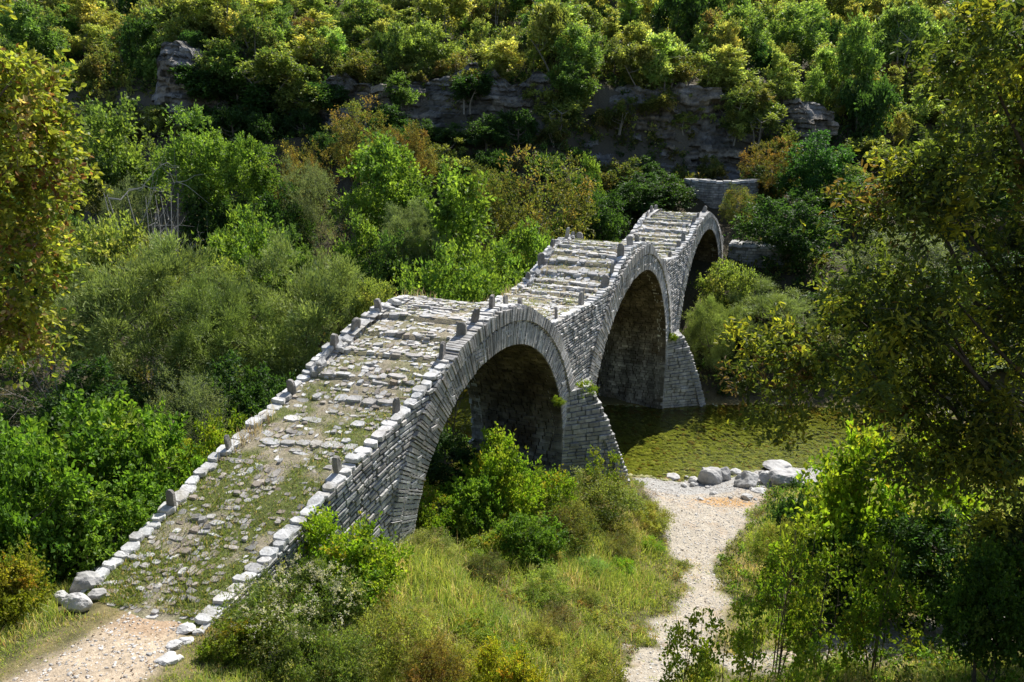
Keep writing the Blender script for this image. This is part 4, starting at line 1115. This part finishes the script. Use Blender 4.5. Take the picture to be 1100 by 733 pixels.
# fill on the left between the willows and the slope
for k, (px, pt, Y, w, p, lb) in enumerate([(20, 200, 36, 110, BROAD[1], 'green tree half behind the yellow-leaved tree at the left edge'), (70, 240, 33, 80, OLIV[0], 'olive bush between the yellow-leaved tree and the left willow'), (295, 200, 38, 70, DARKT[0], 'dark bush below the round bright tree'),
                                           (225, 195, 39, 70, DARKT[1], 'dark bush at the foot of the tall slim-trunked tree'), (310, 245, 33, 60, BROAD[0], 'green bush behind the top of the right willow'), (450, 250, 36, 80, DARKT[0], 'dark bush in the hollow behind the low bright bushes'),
                                           (90, 390, 22, 110, DARKT[1], 'bush with leaves coloured dark for the shade in the hollow below the left willow'), (285, 400, 21.5, 90, DARKT[0], 'bush with leaves coloured dark for the shade in the hollow beside the left parapet'), (45, 330, 27, 120, TWIGGY, 'tangle of dead grey twigs in the hollow under the yellow-leaved tree')]):  # the two hollow bushes carry the hollow's shade in their dark leaf colour
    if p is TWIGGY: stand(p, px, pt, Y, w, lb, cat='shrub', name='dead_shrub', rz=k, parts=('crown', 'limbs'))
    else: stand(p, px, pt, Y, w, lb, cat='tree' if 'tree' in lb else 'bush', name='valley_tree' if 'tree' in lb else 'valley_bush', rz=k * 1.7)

# ------------------------------------------------------------------ near plants
LTPAL = [(.25, .255, .045, 5), (.19, .215, .04, 5), (.12, .165, .035, 4), (.18, .09, .045, 1.8), (.27, .21, .11, 1.2)]
HAZPAL = [(.10, .18, .025, 4), (.135, .215, .03, 3), (.065, .13, .02, 2), (.18, .23, .04, 1)]
HAZYPAL = [(.15, .22, .02, 4), (.20, .24, .03, 3), (.10, .17, .02, 2), (.26, .22, .03, .6)]
OAKPAL = [(.07, .095, .022, 5), (.10, .125, .025, 3), (.21, .21, .03, 2.8), (.04, .06, .018, 3), (.12, .08, .03, .6)]
CLEMPAL = [(.10, .15, .03, 4), (.14, .17, .045, 2), (.08, .11, .03, 2), (.19, .19, .07, 1)]
WEEDPAL = [(.16, .195, .05, 3), (.22, .24, .06, 3), (.11, .145, .04, 2), (.24, .2, .09, 1.5)]
HAZ = [proto(200 + k, 2.6, 3, BUSH + DOME, 110, .36, HAZPAL, L=.095, W=.07, hi=True, ntw=14, nlf=11, up=.5, outw=.7, stems=6, trunk=.05, zmin=.15, nup=1.0, twl=1.1) for k in range(2)]
HAZY = [proto(205 + k, 2.2, 2.2, BUSH, 70, .3, HAZYPAL, L=.08, W=.052, hi=True, ntw=14, nlf=11, up=.9, outw=.5, stems=6, trunk=.035, zmin=.1, twl=1.35) for k in range(2)]
CLEM = proto(210, 1.6, 2.6, BUSH + DOME, 150, .26, CLEMPAL, L=.06, W=.03, ntw=16, nlf=11, up=.5, stems=5, trunk=.03, zmin=.05, cvar=.3)
SCRUB = [proto(214 + k, 1.4, 1.8, BUSH, 90, .22, [OLIVE, WEEDPAL][k], L=.055, W=.022, ntw=16, nlf=11, up=1.0, twl=1.3, stems=6, trunk=.02, zmin=.05, cvar=.3) for k in range(2)]
POLE = [(0, 0, .55, .09, .09, .42), (.28, .1, .45, .09, .09, .36), (-.25, .05, .42, .1, .1, .34), (.1, -.25, .4, .09, .09, .32), (-.12, .24, .5, .08, .08, .36)]
SAP = [proto(220 + k, 2.2, 1.5, POLE, 60, .2, HAZYPAL, L=.075, W=.042, hi=True, ntw=8, nlf=9, up=.55, twl=1.4, stems=5, trunk=.022, ttop=.85, spread_=0, zmin=.15) if False else
       proto(220 + k, 2.2, 1.5, POLE, 40, .2, HAZYPAL, L=.078, W=.045, hi=True, ntw=6, nlf=8, up=.55, twl=1.4, stems=5, trunk=.022, ttop=.85, zmin=.15) for k in range(2)]

# hazel thicket left of the bridge
for k, (px, pt, Y, w, p, lb, tn) in enumerate([
    (55, 436, 13.6, 190, HAZ[0], 'bright green hazel bush at the left edge behind the thicket left of the bridge', (1, 1, 1)),
    (150, 458, 13.8, 130, HAZ[1], 'bright green hazel bush in the middle of the thicket left of the bridge', (1, 1, 1)),
    (12, 478, 11.6, 140, HAZ[1], 'green hazel bush at the picture edge under the yellow-leaved tree', (.9, .95, .9)),
    (92, 520, 11.9, 130, HAZ[0], 'green hazel bush in front of the thicket, above the tumbled stones', (.95, .95, .95)),
    (212, 462, 15.2, 80, HAZY[0], 'yellowish hazel shoots beside the left parapet of the bridge', (1, .95, 1)),
    (118, 545, 12.6, 80, HAZ[1], 'low green hazel bush pressed against the left parapet', (1.05, 1, 1)),
    (-12, 588, 9.9, 84, HAZY[1], 'low yellowish bush beside the dirt path at the lower left edge', (1.1, .85, 1)),
    (250, 442, 16.6, 60, SAP[0], 'thin leafy shoots standing along the left parapet', (.8, .85, .9)),
    (130, 432, 14.6, 40, SAP[1], 'single tall leafy shoot sticking out above the hazel thicket', (.9, .95, .9))]):
    stand(p, px, pt, Y, w, lb, cat='bush', name='hazel_bush', rz=k * 1.1, tint=tn, parts=('crown', 'stems'))

def custom_tree(seed, x, y, lobes, n, r, pal, label, trunk, ttop, nl, bark, lean=(0, 0), zmin=-99, name='tree', bare=2, **kw):
    rng = np.random.default_rng(seed); z = g1(x, y) - .1
    cl = lobe_clumps(rng, lobes, n, r, shell=.35, rv=.3); cl[:, :3] -= np.array([x, y, z])
    V, F, C, tw = crown_mesh(seed, cl, pal, **kw)
    o = link(name, None, None, (x, y, z)); o.empty_display_size = .3
    link('crown', mesh('crown', V, F, C, M_LEAF), o)
    tb = limb_mesh(seed + 1, cl, trunk, ttop, 1, .8, nl, bark, bare, lean)
    a, b = tw; k = rng.permutation(len(a))[:900]
    for i_ in k: tube(tb, a[i_] + (b[i_] - a[i_]) * np.array([[0], [.5], [1]]), [.008, .006, .003], np.array(bark), 3)
    link('trunk', tb.mesh('trunk', M_BARK), o)
    return tag(o, label, 'tree')
def L_(px, py, Y, rx, ry, rz): return (*at(px, py, Y), rx, ry, rz)
custom_tree(300, -9.6, 11.6, [L_(-10, 150, 11, 1.15, 1.1, 1.1), L_(-5, 290, 11, 1.15, 1.1, 1.1), L_(-100, 60, 11.6, 1.5, 1.5, 1.2), L_(-160, 230, 11.6, 1.8, 1.7, 1.6), L_(-60, 350, 10.9, 1.1, 1.1, .65), L_(10, 95, 11, .5, .6, .6)],
            300, .46, LTPAL, 'tree with yellow, green and reddish leaves at the left edge of the photo', .15, 6.2, 34, (.17, .14, .11), name='maple_tree', bare=0,
            L=.092, W=.07, hi=True, ntw=13, nlf=12, up=.1, droop=.35, mixl=.55, cvar=.15, nup=.9)
custom_tree(310, 10.6, 12.6, [L_(850, 375, 11.6, .75, .7, .42), L_(800, 360, 11.6, .28, .3, .26), L_(905, 400, 11.4, .7, .8, .5), L_(960, 330, 11.8, 1.0, 1.1, .8), L_(905, 320, 11.6, .45, .5, .35), L_(1020, 200, 11.6, .85, 1.0, .9), L_(935, 235, 11.6, .4, .5, .3),
             L_(1065, 60, 11.5, .85, 1.0, .9), L_(800, 400, 11.2, .25, .3, .2), L_(940, 400, 12.2, .8, .7, .5), L_(1020, 380, 12.4, 1.0, .8, .7), L_(850, 440, 11.2, .45, .4, .25),  L_(1040, 470, 11.5, 1.2, 1.2, .9), L_(1085, 600, 11.2, .75, .9, .8),
             L_(1180, 120, 12.2, 1.9, 1.9, 1.7), L_(1230, 360, 12.4, 2.0, 1.9, 1.8), L_(1120, 300, 11.8, 1.2, 1.3, 1.2), L_(1240, -80, 12.8, 1.8, 1.8, 1.4), L_(1200, 560, 12, 1.3, 1.3, 1.0)],
            640, .46, OAKPAL, 'big dark oak with olive and yellow leaves filling the right edge of the photo', .2, 8.5, 60, (.07, .06, .05), name='oak_tree', bare=0,
            L=.125, W=.052, hi=True, ntw=14, nlf=10, up=.1, droop=.3, mixl=.25, cvar=.3, align=.5, nup=.6, core=.3)

def in_bridge(x, y, pad=.1):
    d = (x[:, None] - BC[None, ::6, 0]) ** 2 + (y[:, None] - BC[None, ::6, 1]) ** 2
    k = d.argmin(1); s_ = BS[::6][k]
    x0, y0 = bxy(s_, 0); x1, y1 = bxy(s_, 1); W = width(s_)
    w = ((x - x0) * (x1 - x0) + (y - y0) * (y1 - y0)) / W ** 2
    return (w > -pad / W) & (w < 1 + pad / W) & (s_ > .05)
# bushes of the near bank
o = stand(CLEM, 312, 622, 9.9, 150, 'bush hung with white fluffy seed heads in front of the right end of the parapet', cat='bush', name='clematis_bush', rz=.5, parts=('crown', 'stems'))
rng = np.random.default_rng(321); v = nrm(rng.normal(size=(80, 3)) + np.array([0, -.5, .9]))
cl = np.c_[v * np.array([1.05, 1.05, .75]) * rng.uniform(.8, 1.0, (80, 1)) + np.array([0, 0, .72]), rng.uniform(.05, .10, 80)]
V, F, C, _ = crown_mesh(322, cl, [(.42, .40, .36, 1), (.32, .30, .26, 1)], ntw=8, nlf=7, L=.03, W=.014, up=0, core=.5)
link('seed_heads', mesh('seed_heads', V, F, C, M_LEAF), o)
for k, (px, pt, Y, w, p, lb, tn) in enumerate([
    (368, 552, 11.4, 122, HAZY[0], 'bright green leafy bush against the right parapet near its lower end', (1.0, 1.05, .9)),
    (250, 664, 9.2, 66, HAZY[1], 'low bush of small yellow-green leaves beside the edging stones', (.8, .75, .8)),
    (345, 676, 8.9, 110, CLEM, 'low tangled bush at the bottom edge in front of the seed-head bush', (1, 1, 1)),
    (420, 655, 9.8, 90, SCRUB[1], 'weedy scrub right of the bright bush by the parapet', (1, 1, 1)),
    (540, 468, 17.2, 92, HAZY[0], 'tallest bright yellow-green bush in front of the first arch', (.95, 1, 1)),
    (505, 512, 16.2, 66, HAZ[1], 'green bush left of the tallest bright bush in front of the first arch', (1, 1, 1)),
    (585, 505, 17.6, 70, HAZY[1], 'yellow-green bush right of the tallest bright bush in front of the first arch', (.9, .95, 1)),
    (568, 556, 15.0, 70, HAZ[0], 'dark green bush in the middle of the meadow', (.9, .9, .9)),
    (520, 596, 13.6, 46, SCRUB[0], 'dark olive scrub in the middle of the meadow', (.75, .8, .8)),
    (640, 510, 18.8, 100, SCRUB[1], 'wispy olive scrub at the foot of the first cutwater', (.8, .85, .8)),
    (650, 486, 19.4, 44, SAP[0], 'thin sapling with yellowish leaves in front of the first cutwater', (1, .95, 1)),
    (610, 540, 16.4, 70, SCRUB[0], 'olive scrub between the meadow bushes and the gravel path', (1, 1, 1)),
    (460, 575, 14.0, 60, SCRUB[1], 'small pale scrub at the foot of the wall beside the first arch', (1, 1, 1)),
    (462, 528, 15.4, 60, HAZY[1], 'green bush hiding the foot of the first arch ring', (.9, .95, .9)),
    (690, 522, 20.4, 40, TWIGGY, 'bare brown twiggy weed beside the gravel shore', (.8, .6, .5)),
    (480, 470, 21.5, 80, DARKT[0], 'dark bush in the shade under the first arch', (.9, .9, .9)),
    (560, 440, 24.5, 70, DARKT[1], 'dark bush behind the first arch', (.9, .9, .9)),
    (968, 450, 14.8, 175, HAZY[0], 'big bright yellow-green bush under the oak', (1.15, 1.15, 1)),
    (862, 524, 16.8, 70, DARKT[0], 'dark green bush between the gravel shore and the big bright bush', (.8, .85, .9)),
    (838, 560, 15.6, 60, SCRUB[1], 'grassy scrub on the right edge of the gravel path', (1, 1.05, .9)),
    (915, 562, 14.0, 80, DARKT[1], 'dark green bush below the big bright bush', (.8, .85, .8)),
    (1010, 545, 13.4, 140, DARKT[0], 'dark bush under the right of the oak', (1, 1, 1)),
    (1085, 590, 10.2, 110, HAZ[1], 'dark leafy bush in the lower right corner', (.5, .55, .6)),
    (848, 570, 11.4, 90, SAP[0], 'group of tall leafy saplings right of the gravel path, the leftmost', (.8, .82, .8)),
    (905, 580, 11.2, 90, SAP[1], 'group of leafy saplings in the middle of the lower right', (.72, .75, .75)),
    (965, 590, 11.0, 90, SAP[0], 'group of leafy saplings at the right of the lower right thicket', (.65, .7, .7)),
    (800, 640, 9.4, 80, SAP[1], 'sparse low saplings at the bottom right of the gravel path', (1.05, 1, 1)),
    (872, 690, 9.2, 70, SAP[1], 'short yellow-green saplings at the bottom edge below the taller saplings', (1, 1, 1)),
    (735, 668, 9.1, 70, SAP[0], 'sparse yellowish saplings at the bottom edge on the gravel path', (1.1, 1, 1)),
    (545, 690, 9.2, 80, HAZY[0], 'low yellowish leafy weed at the bottom edge of the meadow', (1.35, 1, 1)),
    (640, 700, 9.0, 70, SCRUB[1], 'low pale weed at the bottom edge beside the gravel path', (1.1, 1.05, 1)),
    (470, 690, 9.2, 70, SCRUB[0], 'low brownish weed at the bottom edge of the meadow', (1.3, 1, 1))]):
    if p is TWIGGY: o = stand(p, px, pt, Y, w, lb, cat='weed', name='dry_weed', rz=k, tint=tn, parts=('crown', 'limbs'))
    else:
        nm = 'sapling' if 'sapling' in lb else 'weed' if 'weed ' in lb else 'scrub' if 'scrub' in lb else 'bush'
        stand(p, px, pt, Y, w, lb, cat=nm, name=nm + ('_clump' if nm in ('weed', 'scrub') else ''), rz=k * 1.3, tint=tn, parts=('crown', 'stems'))
rng = np.random.default_rng(333)
def meadow(r_):
    y = r_.uniform(9.5, 21); x = r_.uniform(-2.2, .3) + .40 * (y - 9) * r_.uniform(.2, 1.0); a, b, c_ = masks(np.array([x]), np.array([y]))
    return (None, 0, 0) if b[0] < .35 or in_bridge(np.array([x]), np.array([y]), .4)[0] else (x, y, 1)
for x, y in scatter(30, meadow, .8, 7):
    k = int(rng.integers(4)); w = rng.uniform(.6, 1.15)
    p, c_ = ((SCRUB[1], 'pale green'), (SCRUB[0], 'olive'), (HAZY[1], 'leafy yellow-green'), (SCRUB[1], 'pale green'))[k]
    plant(p, x, y, w * rng.uniform(.45, .75), w, c_ + ' knee-high weed clump in the meadow between bridge and gravel path', 'weed', 'weed_clump', c_ + ' weed clumps of the meadow', rng.uniform(0, 6), tuple(rng.normal(1.1, .12, 3)), parts=('crown', 'stems'))
# plants rooted in the joints of the masonry
for (s_, z_, w, lb) in ((14.1, 4.4, .9, 'green weeds growing on top of the first cutwater'), (12.2, 4.9, .4, 'small green plant rooted in the wall right of the first arch'), (25.9, 3.2, .5, 'small plant on top of the far cutwater')):
    p = bp(s_, -.06, z_)
    plant(HAZY[0], p[0], p[1], w * .8, w, lb, 'plant', 'wall_plant', None, s_, (.9, .9, .8), z=p[2] - .1, parts=('leaves', 'stems'))

# ------------------------------------------------------------------ ground cover
def blades(P, H, Wd, lean, cols, seed):
    rng = np.random.default_rng(seed); n = len(P); a = rng.uniform(0, 2 * np.pi, n)
    side = np.stack([np.cos(a), np.sin(a), np.zeros(n)], -1) * Wd[:, None] * .5
    b = rng.uniform(0, 2 * np.pi, n); ln = np.stack([np.cos(b), np.sin(b), np.zeros(n)], -1) * (H * lean)[:, None]
    up = np.array([0, 0, 1.]) * H[:, None]
    m_ = P + up * .55 + ln * .3; tip = P + up * (1 - .25 * lean[:, None]) + ln
    V = np.stack([P - side, P + side, m_ + side * .8, m_ - side * .8, tip], 1).reshape(-1, 3)
    o = (np.arange(n) * 5)[:, None]
    return V, [o + np.array([[0, 1, 2, 3]]), o + np.array([[3, 2, 4]])], np.concatenate([cols, cols])
TUM = ground_at(100, 645)
rng = np.random.default_rng(500); n = 380000
y = 7.2 + 20 * rng.random(n) ** 1.25; x = rng.uniform(-1, 1, n) * (1.5 + .72 * y)
a, b, c_ = masks(x, y); z = gz(x, y); pm = np.minimum(np.minimum(a, b), c_)
arch_mid = (np.abs(x) < 60)
k = (z > .12) & (np.hypot(x - TUM[0], y - TUM[1]) > .5) & ((pm > rng.exponential(.10, n) - .06) | ((fbm(x * 1.6, y * 1.6, 63) > .56) & (y < 18) & (x > -3) & (rng.random(n) < .5))) & ~in_bridge(x, y) & (x > -8.5)
dn = fbm(x * .9, y * .9, 51); k &= (rng.random(n) < .45 + .9 * dn) | (x < -4.2)
x, y, z, pm, dn = x[k], y[k], z[k], pm[k], dn[k]; n = len(x)
tall = sstep(.1, 1.2, pm) * (.45 + 1.1 * sstep(.35, .65, fbm(x * .6 + 9, y * .6, 55)))
H = (.06 + .25 * tall) * rng.uniform(.45, 1.4, n) * np.where(x < -4.6, .65, 1); dry = fbm(x * .7, y * .7, 58)
cols = pick(rng, [(.14, .19, .04, 4), (.21, .245, .05, 3.4), (.09, .14, .035, 2), (.25, .25, .09, 1.6)], n)
isdry = rng.random(n) < .08 + .6 * sstep(.5, .7, dry)
cols = 1.42 * np.where(isdry[:, None], pick(rng, [(.36, .30, .17, 3), (.28, .22, .11, 2), (.22, .14, .09, 1.2), (.40, .36, .24, 1.2)], n), cols) * rng.normal(1, .15, (n, 1)).clip(.5, 1.5)
V, F, C = blades(np.stack([x, y, z - .02], -1), H, rng.uniform(.006, .013, n) * (.7 + y * .035), rng.uniform(.1, .7, n), cols, 501)
tag(link('meadow_grass', mesh('meadow_grass', V, F, C, M_GRASS)), 'mixed green and straw-coloured grass of the near bank', 'grass', kind='stuff')

# leafy weeds in the grass, the thicket floor and the undergrowth of the slopes
def cover(name, label, n, fn, r, pal, ntw, nlf, L, W, seed, up=.9):
    rng = np.random.default_rng(seed); x, y = fn(rng, n); z = gz(x, y)
    a, b, c_ = masks(x, y); k = (z > .15) & (np.minimum(np.minimum(a, b), c_) > (.25 if r > .3 else .02)) & ~in_bridge(x, y, r * .8)
    x, y, z = x[k], y[k], z[k]
    cl = np.c_[x, y, z + r * .25, r * rng.uniform(.5, 1.4, len(x))]
    V, F, C, _ = crown_mesh(seed, cl, pal, ntw=ntw, nlf=nlf, L=L, W=W, up=up, outw=0, cvar=.28)
    tag(link(name, mesh(name, V, F, C, M_LEAF)), label, 'ground cover', kind='stuff')
def near_fn(r_, n):
    y = 8.3 + 17 * r_.random(n) ** 1.2; x = r_.uniform(-3.5, 1.0, n) + .62 * (y - 8) * r_.uniform(.1, 1, n); return x, y
cover('meadow_weeds', 'low leafy weeds scattered through the meadow', 2400, near_fn, .17, WEEDPAL + [(.22, .13, .05, .8)], 9, 8, .05, .022, 601)
def right_fn(r_, n):
    y = r_.uniform(8, 24, n); x = 4.6 + .12 * (y - 12) + r_.random(n) * 11; return x, y
cover('thicket_floor', 'leafy ground cover under the oak and bushes at the right', 900, right_fn, .28, HAZPAL + OLIVE, 9, 8, .08, .045, 602)
def left_fn(r_, n):
    y = r_.uniform(8, 46, n); x = -6.6 + .28 * (y - 10) - np.where(y < 11.5, 1.6, 0) - r_.random(n) ** 1.3 * (8 + .7 * y); return x, y
cover('valley_undergrowth', 'green undergrowth on the valley floor left of the bridge', 3000, left_fn, .45, DARK + GREEN, 9, 8, .16, .08, 603)
def bank_fn(r_, n):
    y = 33.6 + r_.random(n) * 24; x = r_.uniform(-20, 44, n); return x, y
cover('bank_undergrowth', 'dark undergrowth covering the far bank below the cliff', 3200, bank_fn, .5, DARK + OLIVE, 9, 8, .2, .1, 604)
def hill_fn(r_, n):
    x = r_.uniform(-62, 62, n); yc = cliff_y(x); y = yc + .3 + r_.random(n) ** 1.3 * 44; return x, y
cover('slope_undergrowth', 'yellow-green undergrowth covering the slope above the cliff', 5200, hill_fn, .6, OLIVE + YG + DARK, 9, 8, .26, .14, 605)

# grass in the joints of the deck
rng = np.random.default_rng(510); n = 52000
s_ = rng.random(n) ** 1.5 * SEND; w = rng.uniform(.06, .94, n)
k = rng.random(n) < (.25 + 1.3 * sstep(.36, .55, fbm(s_ * 1.3, w * 4, 9))) * np.interp(s_, [0, 5.0, 6.6, 15, 16, 40], [1, .9, .3, .45, .3, .3])
s_, w = s_[k], w[k]; n = len(s_); cl = (rng.integers(0, 5, n) / 5)
P = bp(s_, w, bed(s_) - .01); cols = pick(rng, [(.14, .19, .035, 3), (.20, .22, .06, 2), (.32, .26, .13, 2), (.10, .15, .03, 2)], n) * rng.normal(1, .15, (n, 1)).clip(.5, 1.5)
V, F, C = blades(P, rng.uniform(.03, .10, n) * np.interp(s_, [0, 12, 14, 40], [1, 1, 1.5, 1.3]), rng.uniform(.008, .016, n), rng.uniform(.2, .9, n), cols, 511)
tag(link('deck_grass', mesh('deck_grass', V, F, C, M_GRASS)), 'short grass growing between the paving stones of the bridge', 'grass', kind='stuff')

# dry stalks along the parapets and among the meadow
rng = np.random.default_rng(520); n = 700
sa = np.r_[rng.normal(3.9, .35, 130), rng.normal(10.6, .9, 130), rng.normal(15.2, .7, 110), rng.uniform(9, 36, 120)]; wa = np.where(np.arange(len(sa)) < 130, 1 - rng.uniform(.04, .14, len(sa)), 1 - rng.uniform(-.02, .10, len(sa)))
P1_ = bp(sa, wa, bed(sa)); xm = rng.uniform(-1.5, 5.5, 420); ym = 9 + 12 * rng.random(420); km = ~in_bridge(xm, ym) & (masks(xm, ym)[1] > .2); P2_ = np.stack([xm[km], ym[km], gz(xm[km], ym[km])], -1)
P = np.concatenate([P1_, P2_]); n = len(P); H = np.r_[rng.uniform(.12, .4, len(P1_)), rng.uniform(.3, .7, len(P2_))]
V, F, C = blades(P, H, np.full(n, .011), rng.uniform(.05, .4, n), pick(rng, [(.30, .27, .22, 3), (.24, .17, .11, 2), (.36, .30, .2, 1)], n), 521)
tag(link('dry_stalks', mesh('dry_stalks', V, F, C, M_GRASS)), 'thin dry grey and brown stalks along the parapet and in the meadow', 'stalks', kind='stuff')

# pebbles on the paths and the shore
rng = np.random.default_rng(530); n = 190000
y = 7 + 20.5 * rng.random(n); x = rng.uniform(-8, 14, n); a, b, c_ = masks(x, y); z = gz(x, y)
k = (np.minimum(np.minimum(a, b), c_) < .02) & (z > -.2) & (rng.random(n) < .55); x, y, z = x[k], y[k], z[k]; n = len(x)
r_ = .009 + .022 * rng.random(n) ** 3 + .03 * rng.random(n) * (rng.random(n) < .02)
v0, f0 = ICO0; q = nrm(rng.normal(size=(n, 3)))
ax = rng.uniform(.6, 1.3, (n, 3)) * np.array([1, 1, .6])
V = (v0[None] * ax[:, None] * (1 + rng.uniform(-.2, .2, (n, 12, 1)))) * r_[:, None, None] + np.stack([x, y, z + r_ * .2], -1)[:, None]
F = ((np.arange(n) * 12)[:, None, None] + f0[None]).reshape(-1, 3)
t = rng.normal(.45, .07, n).clip(.25, .62); wm = rng.uniform(.0, .05, n)
C = np.repeat(np.stack([t + wm, t, t - wm], -1), 20, 0)
tag(link('pebbles', mesh('pebbles', V.reshape(-1, 3), [F], C, M_BOULDER)), 'pale pebbles strewn over the paths and the shore', 'pebbles', kind='stuff')

# fallen leaves and bits of twig on the paths
rng = np.random.default_rng(540); n = 16000
y = 7 + 20 * rng.random(n); x = rng.uniform(-8, 13, n); a, b, c_ = masks(x, y); z = gz(x, y)
k = (np.minimum(np.minimum(a, b), c_) < .15) & (z > .05) & (rng.random(n) < .25 + 1.2 * sstep(.45, .65, fbm(x * 1.2, y * 1.2, 60))); x, y, z = x[k], y[k], z[k]; n = len(x)
D = nrm(np.c_[rng.normal(size=(n, 2)), rng.normal(0, .15, n)]); Nn = nrm(np.c_[rng.normal(0, .35, (n, 2)), np.ones(n)])
V, F, _ = leaf_geo(np.stack([x, y, z + .012], -1), D, Nn, rng.uniform(.03, .07, n), rng.uniform(.006, .035, n))
C = pick(rng, [(.16, .10, .06, 3), (.22, .16, .09, 2), (.09, .065, .045, 2)], n)
tag(link('leaf_litter', mesh('leaf_litter', V, F, C, M_BARK)), 'brown fallen leaves and twigs on the paths', 'leaf litter', kind='stuff')

# stones lying on the river bed, seen through the shallow water
rng = np.random.default_rng(550); n = 26000
y = rng.uniform(25.5, 35, n); x = rng.uniform(1, 18, n); z = gz(x, y); k = (z < .02) & (rng.random(n) < .1 + .9 * fbm(x * .8, y * 1.2, 62)); x, y, z = x[k], y[k], z[k]; n = len(x)
r_ = .03 + .10 * rng.random(n) ** 2.5; v0, f0 = ICO0
ax = rng.uniform(.6, 1.4, (n, 3)) * np.array([1, 1, .4])
V = (v0[None] * ax[:, None] * (1 + rng.uniform(-.2, .2, (n, 12, 1)))) * r_[:, None, None] + np.stack([x, y, z + r_ * .1], -1)[:, None]
F = ((np.arange(n) * 12)[:, None, None] + f0[None]).reshape(-1, 3)
C = np.repeat(pick(rng, [(.17, .175, .07, 3), (.12, .125, .05, 2), (.24, .23, .11, 1.6), (.15, .10, .04, .7)], n), 20, 0)
tag(link('riverbed_stones', mesh('riverbed_stones', V.reshape(-1, 3), [F], C, M_BOULDER)), 'algae-covered stones on the bed of the shallow river', 'stones', kind='stuff')
